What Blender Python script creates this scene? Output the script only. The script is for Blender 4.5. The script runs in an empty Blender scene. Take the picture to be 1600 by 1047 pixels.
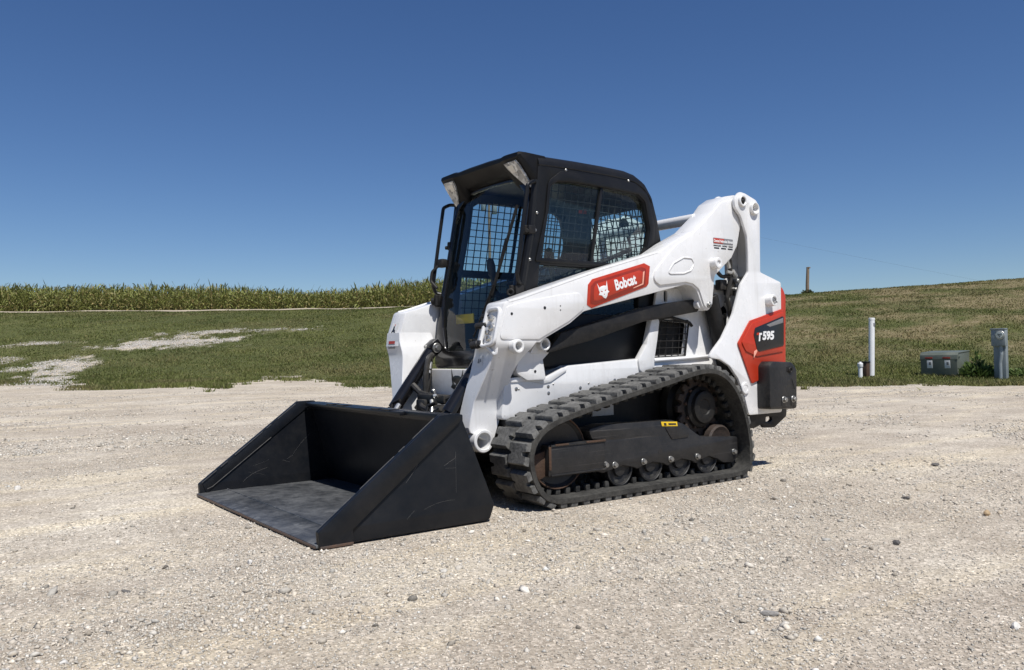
import bpy, bmesh, math, random
import numpy as np
from mathutils import Vector, Matrix

R_ = math.radians
random.seed(7)
rng = np.random.default_rng(11)
sc = bpy.context.scene
COL = sc.collection

# ------------------------------------------------------------------ camera
cam_d = bpy.data.cameras.new('camera')
cam = bpy.data.objects.new('camera', cam_d)
COL.objects.link(cam)
sc.camera = cam
CAM = Vector((3.410, 4.0175, 0.798))
YAW, PITCH, ROLL = 0.6442, 0.0232, -0.0153
Dv = Vector((-math.sin(YAW) * math.cos(PITCH), -math.cos(YAW) * math.cos(PITCH), math.sin(PITCH)))
Rv = Dv.cross(Vector((0, 0, 1))).normalized()
Uv = Rv.cross(Dv)
R2 = Rv * math.cos(ROLL) + Uv * math.sin(ROLL)
U2 = -Rv * math.sin(ROLL) + Uv * math.cos(ROLL)
cam.matrix_world = Matrix(((R2.x, U2.x, -Dv.x, CAM.x), (R2.y, U2.y, -Dv.y, CAM.y), (R2.z, U2.z, -Dv.z, CAM.z), (0, 0, 0, 1)))
cam_d.sensor_width = 36
cam_d.sensor_fit = 'HORIZONTAL'
cam_d.lens = 36 * 1268.8 / 1600
cam_d.clip_start = 0.05
cam_d.clip_end = 5000

# ------------------------------------------------------------------ sky and sun
SUN = Vector((0.16, 1.0, 1.85)).normalized()
w = bpy.data.worlds.new('World')
sc.world = w
w.use_nodes = True
nt = w.node_tree
nt.nodes.clear()
sky = nt.nodes.new('ShaderNodeTexSky')
sky.sky_type = 'NISHITA'
sky.sun_disc = False
sky.sun_elevation = math.asin(SUN.z)
sky.sun_rotation = math.atan2(SUN.x, SUN.y)
sky.altitude = 900
sky.air_density = 1.0
sky.dust_density = 0.25
sky.ozone_density = 4.5
bg = nt.nodes.new('ShaderNodeBackground')
bg.inputs['Strength'].default_value = 0.080
wo = nt.nodes.new('ShaderNodeOutputWorld')
hs = nt.nodes.new('ShaderNodeHueSaturation')
hs.inputs['Saturation'].default_value = 1.16
hs.inputs['Hue'].default_value = 0.508
nt.links.new(sky.outputs[0], hs.inputs['Color'])
nt.links.new(hs.outputs[0], bg.inputs[0])
nt.links.new(bg.outputs[0], wo.inputs[0])
sl = bpy.data.lights.new('sun', 'SUN')
sl.energy = 5.0
sl.angle = R_(0.53)
sl.color = (1.0, 0.968, 0.915)
so = bpy.data.objects.new('sun', sl)
COL.objects.link(so)
so.rotation_euler = SUN.to_track_quat('Z', 'Y').to_euler()
so.location = (0, 0, 30)
vs = sc.view_settings
vs.view_transform = 'Standard'
vs.look = 'None'
vs.gamma = 1
vs.use_curve_mapping = False
vs.exposure = 0.10


# ------------------------------------------------------------------ materials
def new_mat(name):
    m = bpy.data.materials.new(name)
    m.use_nodes = True
    n = m.node_tree.nodes
    return m, m.node_tree, n['Principled BSDF'], n['Material Output']


def N(t, typ, **kw):
    n = t.nodes.new(typ)
    for k, v in kw.items():
        if k in n.inputs:
            n.inputs[k].default_value = v
        else:
            setattr(n, k, v)
    return n


def ramp(t, src, stops):
    r = t.nodes.new('ShaderNodeValToRGB')
    el = r.color_ramp.elements
    while len(el) < len(stops):
        el.new(0.5)
    for e, (p, c) in zip(el, stops):
        e.position = p
        e.color = c if len(c) == 4 else (*c, 1)
    t.links.new(src, r.inputs[0])
    return r


def mixc(t, fac, a, b, mode='MIX'):
    m = t.nodes.new('ShaderNodeMix')
    m.data_type = 'RGBA'
    m.blend_type = mode
    for sock, v in ((m.inputs[0], fac), (m.inputs[6], a), (m.inputs[7], b)):
        if isinstance(v, (int, float)):
            sock.default_value = v
        elif isinstance(v, tuple):
            sock.default_value = (*v, 1) if len(v) == 3 else v
        else:
            t.links.new(v, sock)
    return m.outputs[2]


def paint(name, col, rough=0.4, metal=0.0, dust=0.0, dust_col=(0.36, 0.31, 0.25), dscale=6, scratch=0.0,
          scratch_col=(0.3, 0.3, 0.3), bump=0.0, bscale=120, spec=0.5, coat=0.0, drange=(0.14, 0.42), specks=0.0):
    """painted metal / plastic with dust film, scratches and fine relief"""
    m, t, b, o = new_mat(name)
    tc = N(t, 'ShaderNodeTexCoord')
    geo = N(t, 'ShaderNodeNewGeometry')
    pos = geo.outputs['Position']
    c = (*col, 1)
    big = N(t, 'ShaderNodeTexNoise', Scale=dscale, Detail=6, Roughness=0.65)
    t.links.new(pos, big.inputs['Vector'])
    cur = mixc(t, 0.0, c, c)
    # slight value drift
    dr = ramp(t, big.outputs['Fac'], [(0.3, (0.9, 0.9, 0.9)), (0.7, (1.06, 1.06, 1.06))])
    cur = mixc(t, 1.0, c, dr.outputs[0], 'MULTIPLY')
    if scratch > 0:
        for k, (sca, eul) in enumerate((((1.6, 9, 190), (0, 0.75, 0.1)), ((1.4, 12, 150), (0, -0.35, 0.2)), ((3.0, 170, 2.5), (0.1, 0.1, 0.16)), ((2.2, 8, 240), (0, 1.25, 0)))):
            mp = N(t, 'ShaderNodeMapping')
            mp.inputs['Rotation'].default_value = eul
            mp.inputs['Scale'].default_value = sca
            t.links.new(pos, mp.inputs[0])
            nz = N(t, 'ShaderNodeTexNoise', Scale=1.0, Detail=2)
            t.links.new(mp.outputs[0], nz.inputs['Vector'])
            rr = ramp(t, nz.outputs['Fac'], [(0.70, (0, 0, 0)), (0.74, (1, 1, 1))])
            rm = N(t, 'ShaderNodeMath', operation='MULTIPLY')
            t.links.new(rr.outputs[0], rm.inputs[0])
            rm.inputs[1].default_value = scratch
            cur = mixc(t, rm.outputs[0], cur, scratch_col)
    if dust > 0:
        nz = N(t, 'ShaderNodeTexNoise', Scale=dscale * 5, Detail=8, Roughness=0.7)
        t.links.new(pos, nz.inputs['Vector'])
        mm = N(t, 'ShaderNodeMath', operation='MULTIPLY')
        t.links.new(nz.outputs['Fac'], mm.inputs[0])
        t.links.new(big.outputs['Fac'], mm.inputs[1])
        rr = ramp(t, mm.outputs[0], [(drange[0], (0, 0, 0)), (drange[1], (1, 1, 1))])
        rm = N(t, 'ShaderNodeMath', operation='MULTIPLY')
        t.links.new(rr.outputs[0], rm.inputs[0])
        rm.inputs[1].default_value = dust
        cur = mixc(t, rm.outputs[0], cur, dust_col)
    if specks > 0:
        nz = N(t, 'ShaderNodeTexNoise', Scale=48, Detail=3, Roughness=0.55)
        t.links.new(pos, nz.inputs['Vector'])
        mp = N(t, 'ShaderNodeMapping')
        mp.inputs['Scale'].default_value = (26, 26, 2.2)
        t.links.new(pos, mp.inputs[0])
        n2 = N(t, 'ShaderNodeTexNoise', Scale=1.0, Detail=4, Roughness=0.6)
        t.links.new(mp.outputs[0], n2.inputs['Vector'])
        r1 = ramp(t, nz.outputs['Fac'], [(0.69, (0, 0, 0)), (0.73, (1, 1, 1))])
        r2 = ramp(t, n2.outputs['Fac'], [(0.56, (0, 0, 0)), (0.80, (1, 1, 1))])
        for r_, f in ((r1, specks), (r2, specks * 0.6)):
            rm = N(t, 'ShaderNodeMath', operation='MULTIPLY')
            t.links.new(r_.outputs[0], rm.inputs[0])
            rm.inputs[1].default_value = f
            cur = mixc(t, rm.outputs[0], cur, (0.34, 0.31, 0.26))
    t.links.new(cur, b.inputs['Base Color'])
    rr = ramp(t, big.outputs['Fac'], [(0.25, (rough * 0.8,) * 3), (0.75, (min(1, rough * 1.25),) * 3)])
    t.links.new(rr.outputs[0], b.inputs['Roughness'])
    b.inputs['Metallic'].default_value = metal
    b.inputs['Specular IOR Level'].default_value = spec
    b.inputs['Coat Weight'].default_value = coat
    if bump > 0:
        nz = N(t, 'ShaderNodeTexNoise', Scale=bscale, Detail=4)
        t.links.new(pos, nz.inputs['Vector'])
        bp = N(t, 'ShaderNodeBump', Strength=bump, Distance=0.01)
        t.links.new(nz.outputs['Fac'], bp.inputs['Height'])
        t.links.new(bp.outputs[0], b.inputs['Normal'])
    return m


M = {}
M['white'] = paint('white_paint', (0.76, 0.76, 0.758), 0.26, dust=0.14, specks=0.4, dscale=3, bump=0.03, bscale=25, coat=0.3)
M['white_dirty'] = paint('white_paint_dusty', (0.68, 0.67, 0.65), 0.5, specks=0.6, dust=0.35, dscale=5, bump=0.05, bscale=35)
M['black'] = paint('black_cab_paint', (0.0062, 0.0064, 0.0072), 0.40, dust=0.02, dscale=3, bump=0.05, bscale=220, spec=0.3)
M['visor'] = paint('black_visor_plastic', (0.0045, 0.0045, 0.005), 0.45, dust=0.01, spec=0.2)
M['black_gloss'] = paint('black_gloss_paint', (0.007, 0.007, 0.008), 0.20, dust=0.02, dscale=3)
M['black_dull'] = paint('black_dull_steel', (0.0055, 0.0055, 0.006), 0.55, dust=0.05, dscale=7, bump=0.06, bscale=90, spec=0.35)
M['bucket'] = paint('bucket_black_paint', (0.0055, 0.0072, 0.0105), 0.34, dust=0.028, dscale=3.5, bump=0.05, bscale=9, spec=0.3)
M['bucket_floor'] = paint('bucket_worn_floor', (0.030, 0.033, 0.038), 0.40, dust=0.85, dust_col=(0.165, 0.168, 0.170), dscale=4, scratch=0.5, scratch_col=(0.17, 0.175, 0.18), bump=0.12, bscale=16)
M['edge_steel'] = paint('worn_edge_steel', (0.10, 0.085, 0.075), 0.5, metal=0.4, dust=0.6, dust_col=(0.22, 0.10, 0.05), dscale=9, bump=0.1)
M['rubber'] = paint('track_rubber', (0.026, 0.026, 0.026), 0.75, dust=0.85, dust_col=(0.185, 0.182, 0.172), dscale=9, drange=(0.08, 0.36), bump=0.35, bscale=70, spec=0.3)
M['rubber_dark'] = paint('track_rubber_body', (0.014, 0.014, 0.014), 0.8, dust=0.7, dust_col=(0.10, 0.096, 0.086), dscale=9, drange=(0.10, 0.40), bump=0.25, bscale=80, spec=0.25)
M['undercar'] = paint('undercarriage_black', (0.011, 0.011, 0.012), 0.5, dust=0.2, dust_col=(0.085, 0.078, 0.070), dscale=9, scratch=0.3, scratch_col=(0.16, 0.15, 0.14), bump=0.08)
M['rust'] = paint('rusty_steel', (0.055, 0.032, 0.020), 0.75, dust=0.45, dust_col=(0.125, 0.062, 0.034), dscale=14, bump=0.3, bscale=90)
M['sprocket'] = paint('worn_sprocket', (0.022, 0.017, 0.014), 0.7, dust=0.55, dust_col=(0.085, 0.05, 0.033), dscale=22, bump=0.3, bscale=60)
M['steel'] = paint('bare_steel', (0.36, 0.36, 0.35), 0.38, metal=0.85, dust=0.2, dscale=14)
M['zinc'] = paint('zinc_fitting', (0.62, 0.62, 0.60), 0.35, metal=0.7, dust=0.1, dscale=20)
M['red'] = paint('red_orange_decal', (0.47, 0.030, 0.007), 0.38, dust=0.08, dscale=5)
M['red_dark'] = paint('dark_red_decal', (0.27, 0.018, 0.006), 0.38, dust=0.06, dscale=5)
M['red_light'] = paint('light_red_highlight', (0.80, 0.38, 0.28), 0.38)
M['logo_white'] = paint('white_decal_print', (0.82, 0.82, 0.82), 0.4)
M['decal_black'] = paint('black_decal_print', (0.016, 0.016, 0.018), 0.3)
M['decal_grey'] = paint('grey_decal_print', (0.20, 0.20, 0.21), 0.35)
M['yellow'] = paint('yellow_sticker', (0.78, 0.52, 0.02), 0.4)
M['plastic'] = paint('black_plastic', (0.011, 0.011, 0.012), 0.5, dust=0.05, dscale=6, bump=0.15, bscale=260)
M['counter'] = paint('counterweight_casting', (0.009, 0.0095, 0.0105), 0.5, dust=0.06, dscale=5, bump=0.25, bscale=60)
M['fabric'] = paint('black_seat_vinyl', (0.018, 0.018, 0.019), 0.65, bump=0.2, bscale=90)
M['hose'] = paint('black_hose', (0.012, 0.012, 0.012), 0.5, dust=0.12, dscale=10)
M['pvc'] = paint('white_pvc', (0.86, 0.86, 0.86), 0.42, dust=0.08, dscale=4)
M['green_box'] = paint('green_enamel', (0.095, 0.115, 0.095), 0.45, dust=0.15, dscale=3)
M['grey_box'] = paint('grey_galvanised', (0.27, 0.31, 0.33), 0.45, metal=0.2, dust=0.15, dscale=4)
M['wood'] = paint('weathered_wood', (0.20, 0.14, 0.09), 0.85, dust=0.5, dust_col=(0.3, 0.25, 0.2), dscale=10, bump=0.4, bscale=40)
M['recess'] = paint('shaded_recess_plate', (0.10, 0.105, 0.10), 0.5, dust=0.2, dscale=12)
M['cable'] = paint('weathered_cable', (0.05, 0.055, 0.06), 0.6)
M['scuff'] = paint('bare_metal_scuff', (0.13, 0.13, 0.13), 0.5, metal=0.3, dust=0.3, dscale=30)
M['sticker'] = paint('white_sticker', (0.72, 0.72, 0.70), 0.4)
M['coupler'] = paint('machined_coupler', (0.60, 0.59, 0.56), 0.28, metal=0.75, dust=0.25, dscale=20)
M['stone_grey'] = paint('grey_stone', (0.22, 0.21, 0.20), 0.85, dust=0.4, dust_col=(0.38, 0.35, 0.30), dscale=25, bump=0.4, bscale=90)
M['stone_dark'] = paint('dark_stone', (0.085, 0.08, 0.078), 0.8, dust=0.35, dust_col=(0.25, 0.23, 0.2), dscale=25, bump=0.4, bscale=90)
M['stone_white'] = paint('white_stone', (0.62, 0.60, 0.56), 0.85, dust=0.3, dscale=25, bump=0.4, bscale=90)
M['stone_tan'] = paint('tan_stone', (0.42, 0.30, 0.17), 0.85, dust=0.3, dscale=25, bump=0.4, bscale=90)


def glass(name, tint, refl=1.0):
    m, t, b, o = new_mat(name)
    t.nodes.remove(b)
    tr = N(t, 'ShaderNodeBsdfTransparent')
    tr.inputs[0].default_value = (*tint, 1)
    gl = N(t, 'ShaderNodeBsdfGlossy')
    gl.inputs['Roughness'].default_value = 0.015
    gl.inputs[0].default_value = (refl, refl, refl, 1)
    lw = N(t, 'ShaderNodeLayerWeight', Blend=0.5)
    pw = N(t, 'ShaderNodeMath', operation='POWER')
    t.links.new(lw.outputs['Facing'], pw.inputs[0])
    pw.inputs[1].default_value = 5.0
    fr = N(t, 'ShaderNodeMath', operation='MULTIPLY_ADD')
    t.links.new(pw.outputs[0], fr.inputs[0])
    fr.inputs[1].default_value = 0.95
    fr.inputs[2].default_value = 0.035
    mx = N(t, 'ShaderNodeMixShader')
    t.links.new(fr.outputs[0], mx.inputs[0])
    t.links.new(tr.outputs[0], mx.inputs[1])
    t.links.new(gl.outputs[0], mx.inputs[2])
    t.links.new(mx.outputs[0], o.inputs[0])
    return m


M['glass'] = glass('tinted_cab_glass', (0.87, 0.93, 0.925))
M['meter_glass'] = glass('meter_dome_glass', (0.85, 0.88, 0.86))


def lens_mat():
    m, t, b, o = new_mat('clear_lamp_lens')
    geo = N(t, 'ShaderNodeNewGeometry')
    v = N(t, 'ShaderNodeTexVoronoi', Scale=34)
    t.links.new(geo.outputs['Position'], v.inputs['Vector'])
    r = ramp(t, v.outputs['Color'], [(0.15, (0.16, 0.16, 0.16)), (0.5, (0.42, 0.42, 0.41)), (0.9, (0.78, 0.78, 0.76))])
    t.links.new(r.outputs[0], b.inputs['Base Color'])
    b.inputs['Roughness'].default_value = 0.12
    b.inputs['Coat Weight'].default_value = 0.8
    bp = N(t, 'ShaderNodeBump', Strength=0.6, Distance=0.01)
    t.links.new(v.outputs['Distance'], bp.inputs['Height'])
    t.links.new(bp.outputs[0], b.inputs['Normal'])
    return m


M['lens'] = lens_mat()


# ------------------------------------------------------------------ geometry primitives: each returns (verts, faces)
def rot_to(axis):
    return Vector((0, 0, 1)).rotation_difference(Vector(axis).normalized()).to_matrix()


def rbox(c, s, bev=0.005, rot=None):
    bm = bmesh.new()
    bmesh.ops.create_cube(bm, size=1)
    for v in bm.verts:
        v.co = Vector((v.co.x * s[0], v.co.y * s[1], v.co.z * s[2]))
    if bev > 0:
        bmesh.ops.bevel(bm, geom=list(bm.edges), offset=min(bev, min(s) * 0.45), segments=2, profile=0.6, affect='EDGES')
    Rm = rot if rot is not None else Matrix.Identity(3)
    V = [tuple(Rm @ v.co + Vector(c)) for v in bm.verts]
    for i, v in enumerate(bm.verts):
        v.index = i
    F = [[v.index for v in f.verts] for f in bm.faces]
    bm.free()
    return V, F


def lathe(c, axis, prof, n=24, a0=0.0):
    """closed profile of (radius, height) revolved about axis through c; ends at radius 0 are capped"""
    Rm = rot_to(axis)
    V, F = [], []
    for (r, h) in prof:
        for k in range(n):
            a = a0 + 2 * math.pi * k / n
            V.append(tuple(Rm @ Vector((r * math.cos(a), r * math.sin(a), h)) + Vector(c)))
    for i in range(len(prof) - 1):
        for k in range(n):
            k2 = (k + 1) % n
            F.append([i * n + k, i * n + k2, (i + 1) * n + k2, (i + 1) * n + k])
    if prof[0][0] > 0 and prof[0] != prof[-1]:
        F.append([k for k in range(n)][::-1])
    if prof[-1][0] > 0 and prof[0] != prof[-1]:
        F.append([(len(prof) - 1) * n + k for k in range(n)])
    return V, F


def cyl(p0, p1, r, n=20, bev=0.003):
    p0, p1 = Vector(p0), Vector(p1)
    L = (p1 - p0).length
    b = min(bev, r * 0.4, L * 0.4)
    return lathe(p0, p1 - p0, [(r - b, 0), (r, b), (r, L - b), (r - b, L)], n)


def ring(p0, p1, ro, ri, n=28):
    p0, p1 = Vector(p0), Vector(p1)
    L = (p1 - p0).length
    b = min(0.004, (ro - ri) * 0.3)
    pr = [(ri, 0), (ro - b, 0), (ro, b), (ro, L - b), (ro - b, L), (ri + b, L), (ri, L - b), (ri, 0)]
    return lathe(p0, p1 - p0, pr, n)


def fillet(P, r, seg=5, closed=True):
    P = [Vector(p) for p in P]
    n = len(P)
    out = []
    for i in range(n):
        if not closed and i in (0, n - 1):
            out.append(P[i])
            continue
        rr = r[i] if isinstance(r, (list, tuple)) else r
        a, b, c = P[i - 1], P[i], P[(i + 1) % n]
        d1, d2 = (a - b), (c - b)
        l1, l2 = d1.length, d2.length
        if rr <= 0 or l1 < 1e-6 or l2 < 1e-6:
            out.append(b)
            continue
        d1.normalize()
        d2.normalize()
        ang = d1.angle(d2)
        if ang > 3.05:
            out.append(b)
            continue
        t = min(rr / math.tan(ang / 2), l1 * 0.48, l2 * 0.48)
        s, e = b + d1 * t, b + d2 * t
        for k in range(seg + 1):
            u = k / seg
            out.append(s * (1 - u) ** 2 + b * 2 * u * (1 - u) + e * u * u)
    return out


def tube(pts, r, n=10, closed=False, fil=0.0, seg=5):
    P = fillet([Vector(p) for p in pts], fil, seg, closed) if fil > 0 else [Vector(p) for p in pts]
    m = len(P)
    V, F = [], []
    nrm = None
    for i in range(m):
        if closed:
            T = (P[(i + 1) % m] - P[i - 1]).normalized()
        else:
            T = (P[min(i + 1, m - 1)] - P[max(i - 1, 0)]).normalized()
        if nrm is None:
            nrm = T.orthogonal().normalized()
        else:
            nrm = (nrm - T * nrm.dot(T))
            nrm = nrm.normalized() if nrm.length > 1e-6 else T.orthogonal().normalized()
        bn = T.cross(nrm)
        rr = r[i] if isinstance(r, (list, tuple)) else r
        for k in range(n):
            a = 2 * math.pi * k / n
            V.append(tuple(P[i] + (nrm * math.cos(a) + bn * math.sin(a)) * rr))
    for i in range(m if closed else m - 1):
        j = (i + 1) % m
        for k in range(n):
            k2 = (k + 1) % n
            F.append([i * n + k, i * n + k2, j * n + k2, j * n + k])
    if not closed:
        F.append(list(range(n))[::-1])
        F.append([(m - 1) * n + k for k in range(n)])
    return V, F


def plate(polys, lo, hi, axis='y', bev=0.004):
    """flat plate cut to an outline (first polygon) with holes (the others), thickness lo..hi along axis"""
    if polys and not isinstance(polys[0][0], (tuple, list, Vector)):
        polys = [polys]
    cu = bpy.data.curves.new('outline', 'CURVE')
    cu.dimensions = '2D'
    cu.fill_mode = 'BOTH'
    h = abs(hi - lo) / 2
    bev = min(bev, h * 0.9)
    cu.extrude = h - bev
    cu.bevel_depth = bev
    cu.bevel_resolution = 1
    for po in polys:
        sp = cu.splines.new('POLY')
        sp.points.add(len(po) - 1)
        for p, q in zip(sp.points, po):
            p.co = (q[0], q[1], 0, 1)
        sp.use_cyclic_u = True
    ob = bpy.data.objects.new('outline', cu)
    me = bpy.data.meshes.new_from_object(ob)
    mid = (lo + hi) / 2
    V = []
    for v in me.vertices:
        a, b, c = v.co
        if axis == 'y':
            V.append((a, mid - c, b))
        elif axis == 'x':
            V.append((mid + c, a, b))
        else:
            V.append((a, b, mid + c))
    F = [list(p.vertices) for p in me.polygons]
    bpy.data.meshes.remove(me)
    bpy.data.objects.remove(ob)
    bpy.data.curves.remove(cu)
    return V, F


def text(s, size, origin, xd, yd, depth=0.0012, bold=0.0, sx=1.0, shear=0.0):
    cu = bpy.data.curves.new('lettering', 'FONT')
    cu.body = s
    cu.size = size
    cu.extrude = depth / 2
    cu.offset = bold
    cu.shear = shear
    cu.align_x = 'CENTER'
    cu.align_y = 'CENTER'
    cu.resolution_u = 3
    ob = bpy.data.objects.new('lettering', cu)
    me = bpy.data.meshes.new_from_object(ob)
    X, Y = Vector(xd).normalized(), Vector(yd).normalized()
    Z = X.cross(Y)
    O = Vector(origin)
    V = [tuple(O + X * v.co.x * sx + Y * v.co.y + Z * v.co.z) for v in me.vertices]
    F = [list(p.vertices) for p in me.polygons]
    bpy.data.meshes.remove(me)
    bpy.data.objects.remove(ob)
    bpy.data.curves.remove(cu)
    return V, F


def loft(sections, cap=True, closed=True):
    n = len(sections[0])
    V = [tuple(p) for s in sections for p in s]
    F = []
    for i in range(len(sections) - 1):
        for k in range(n if closed else n - 1):
            k2 = (k + 1) % n
            F.append([i * n + k, i * n + k2, (i + 1) * n + k2, (i + 1) * n + k])
    if cap:
        F.append(list(range(n))[::-1])
        F.append([(len(sections) - 1) * n + k for k in range(n)])
    return V, F


def mesh_from(name, prims, fn=None, sharp=35, fix=True):
    if isinstance(prims, tuple):
        prims = [prims]
    V, F = [], []
    for v, f in prims:
        o = len(V)
        V += list(v)
        F += [[i + o for i in q] for q in f]
    if fn:
        V = [fn(p) for p in V]
    me = bpy.data.meshes.new(name)
    me.from_pydata([tuple(v) for v in V], [], F)
    if fix:
        bm = bmesh.new()
        bm.from_mesh(me)
        bmesh.ops.remove_doubles(bm, verts=bm.verts, dist=1e-5)
        bmesh.ops.recalc_face_normals(bm, faces=bm.faces)
        bm.to_mesh(me)
        bm.free()
    me.polygons.foreach_set('use_smooth', [True] * len(me.polygons))
    me.set_sharp_from_angle(angle=R_(sharp))
    return me


def obj(name, prims, mat, parent=None, fn=None, sharp=35, label=None):
    me = mesh_from(name, prims, fn, sharp)
    me.materials.append(M[mat] if isinstance(mat, str) else mat)
    o = bpy.data.objects.new(name, me)
    COL.objects.link(o)
    if parent:
        o.parent = parent
    if label:
        o['label'] = label
    return o


def objs(name, prims, mat, parent=None, **kw):
    """several pieces of one kind, each an object of its own"""
    return [obj(name, p, mat, parent, **kw) for p in prims]


def mirror(o, parent=None):
    """the same part (and its pieces) on the other side of the machine"""
    me = o.data.copy()
    for v in me.vertices:
        v.co.y = -v.co.y
    me.flip_normals()
    c = bpy.data.objects.new(o.name.split('.')[0], me)
    COL.objects.link(c)
    c.parent = parent or o.parent
    for ch in list(o.children):
        mirror(ch, c)
    return c


def thing(name, label, cat, loc=(0, 0, 0), group=None, rz=0):
    o = bpy.data.objects.new(name, None)
    o.empty_display_size = 0.3
    COL.objects.link(o)
    o.location = loc
    o.rotation_euler = (0, 0, rz)
    o['label'] = label
    o['category'] = cat
    if group:
        o['group'] = group
    return o


def tag(o, label, cat, group=None):
    o['label'] = label
    o['category'] = cat
    if group:
        o['group'] = group
    return o


# ------------------------------------------------------------------ terrain
def vnoise(x, y, seed=0, octaves=4):
    """cheap smooth value noise for arrays"""
    out = np.zeros_like(x, dtype=float)
    amp, tot = 1.0, 0.0
    for o in range(octaves):
        xi, yi = np.floor(x).astype(np.int64), np.floor(y).astype(np.int64)
        xf, yf = x - xi, y - yi
        u, v = xf * xf * (3 - 2 * xf), yf * yf * (3 - 2 * yf)

        def hsh(a, b):
            h = (a * 374761393 + b * 668265263 + (seed + o * 17) * 2147483647) & 0xFFFFFFFF
            h = ((h ^ (h >> 13)) * 1274126177) & 0xFFFFFFFF
            return ((h ^ (h >> 16)) & 0xFFFF) / 65535.0
        n = (hsh(xi, yi) * (1 - u) + hsh(xi + 1, yi) * u) * (1 - v) + (hsh(xi, yi + 1) * (1 - u) + hsh(xi + 1, yi + 1) * u) * v
        out += n * amp
        tot += amp
        amp *= 0.5
        x, y = x * 2.03 + 13.1, y * 2.03 + 7.7
    return out / tot


LOT = (3.41, 4.02)            # a point in the gravel lot from which its far edge is surveyed
AX = math.atan2(-0.8, -0.6)   # compass of the survey's zero bearing
# bearing (deg, + to the right) -> distance of the lot's edge
BEAR = np.array([-180, -120, -60, -32, -25.0, -19, -12, -8, 0, 18, 25, 32, 60, 120, 180.0])
EDGE = np.array([40, 40, 40, 33, 29.5, 27.5, 25.5, 23.3, 20.5, 18.0, 18.4, 19.4, 22, 40, 40.0])
# detailed edge of the grass
GB = np.array([-180, -60, -45, -32.2, -30, -28.5, -27.0, -24.2, -20.3, -19.2, -16.6, -13, -11.5, -9.8, -8, 0, 19.2, 25.3, 32.2, 60, 180.0])
GE = np.array([44, 44, 38, 34.8, 34.2, 33.0, 28.9, 26.9, 24.4, 26.5, 31.2, 29.0, 24, 22.2, 22.2, 21, 17.6, 18.3, 19.4, 22, 44.0])
# gravel showing through the lawn: bearing, distance, half widths (across, along), strength
PATCH = [(-22.5, 46.8, 2.7, 2.1, 1.35), (-24.5, 46.6, 1.3, 1.5, 1.0), (-21.4, 50.2, 1.7, .7, .8), (-19.4, 50.8, 1.0, .6, .8), (-19.6, 46.2, 1.0, .9, .9), (-16.4, 49.6, 1.9, 1.3, .42), (-14.0, 48.8, 1.3, .8, .30),
         (-29.0, 41.2, 1.1, 2.6, 1.3), (-29.7, 35.6, .8, 3.4, 1.4), (-31.6, 41.0, 1.3, 1.0, 1.0), (-30.3, 50.3, 1.3, .8, .85), (-32.4, 45.3, .9, 1.3, .8)]
TUFT = [(-27.5, 27.4, .55, .8), (-26.3, 25.0, .8, .7), (-24.9, 25.2, .5, .5), (-10.4, 22.2, .40, .35), (-15.8, 30.0, .5, .5)]


def polar(x, y):
    dx, dy = x - LOT[0], y - LOT[1]
    r = np.hypot(dx, dy)
    a = np.degrees(AX - np.arctan2(dy, dx))
    a = (a + 180) % 360 - 180
    return a, r


def height(x, y):
    a, r = polar(x, y)
    e = np.interp(a, BEAR, EDGE)
    d = r - e
    t = np.clip((d - 2.0) / 40.0, 0, 1)
    H = 4.62 + 0.42 * np.clip((a - 19) / 13, 0, 1.5)
    s = 0.55 * t * t * (3 - 2 * t) + 0.45 * t * (1 - (1 - t) ** 6 * 0.9)
    h = H * s
    h = h - 0.012 * np.clip(d - 42, 0, 400) * np.clip((a - 5) / 10, 0, 1)
    h = h + (vnoise(x * 0.22, y * 0.22, 3, 3) - 0.5) * 0.25 * np.clip(d / 10, 0, 1)
    near = np.exp(-((x - 0.4) ** 2 + y ** 2) / 6.0)
    h = h + (vnoise(x * 0.9, y * 0.9, 5, 3) - 0.5) * 0.035 * (1 - near) * np.clip(1 - d / 6, 0, 1)
    return h


def grass_mask(x, y):
    a, r = polar(x, y)
    e = np.interp(a, GB, GE)
    n1 = vnoise(x * 1.1, y * 1.1, 21, 4) - 0.5
    n3 = vnoise(x * 3.1, y * 3.1, 27, 3) - 0.5
    m = np.clip((r - e + n1 * 5.0 + n3 * 2.6) / 0.6 + 0.5, 0, 1)
    for (b, q, wx, wy, s) in PATCH:
        da = np.radians(a - b) * r
        dr = r - q
        k = np.sqrt((da / wx) ** 2 + (dr / wy) ** 2)
        m = m - s * np.clip((1.3 - k) * 0.85 + n1 * 1.9 + n3 * 1.2, 0, 1)
    for (b, q, wx, wy) in TUFT:
        k = np.sqrt((np.radians(a - b) * r / wx) ** 2 + ((r - q) / wy) ** 2)
        m = m + np.clip(1.35 - k + n1 * 1.6, 0, 1)
    return np.clip(m, 0, 1)


def dry_mask(x, y):
    """straw-coloured, thin grass on the bank to the right"""
    a, r = polar(x, y)
    n = vnoise(x * 0.45, y * 0.45, 31, 5)
    n2 = vnoise(x * 1.6, y * 1.6, 37, 3)
    k = np.clip((a - 10) / 8, 0, 1) * np.clip((r - 25) / 7, 0, 1)
    return np.clip((n * 0.7 + n2 * 0.3 - 0.41 + 0.05 * np.clip((a - 22) / 10, 0, 1)) * 4.2, 0, 1) * k


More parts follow.
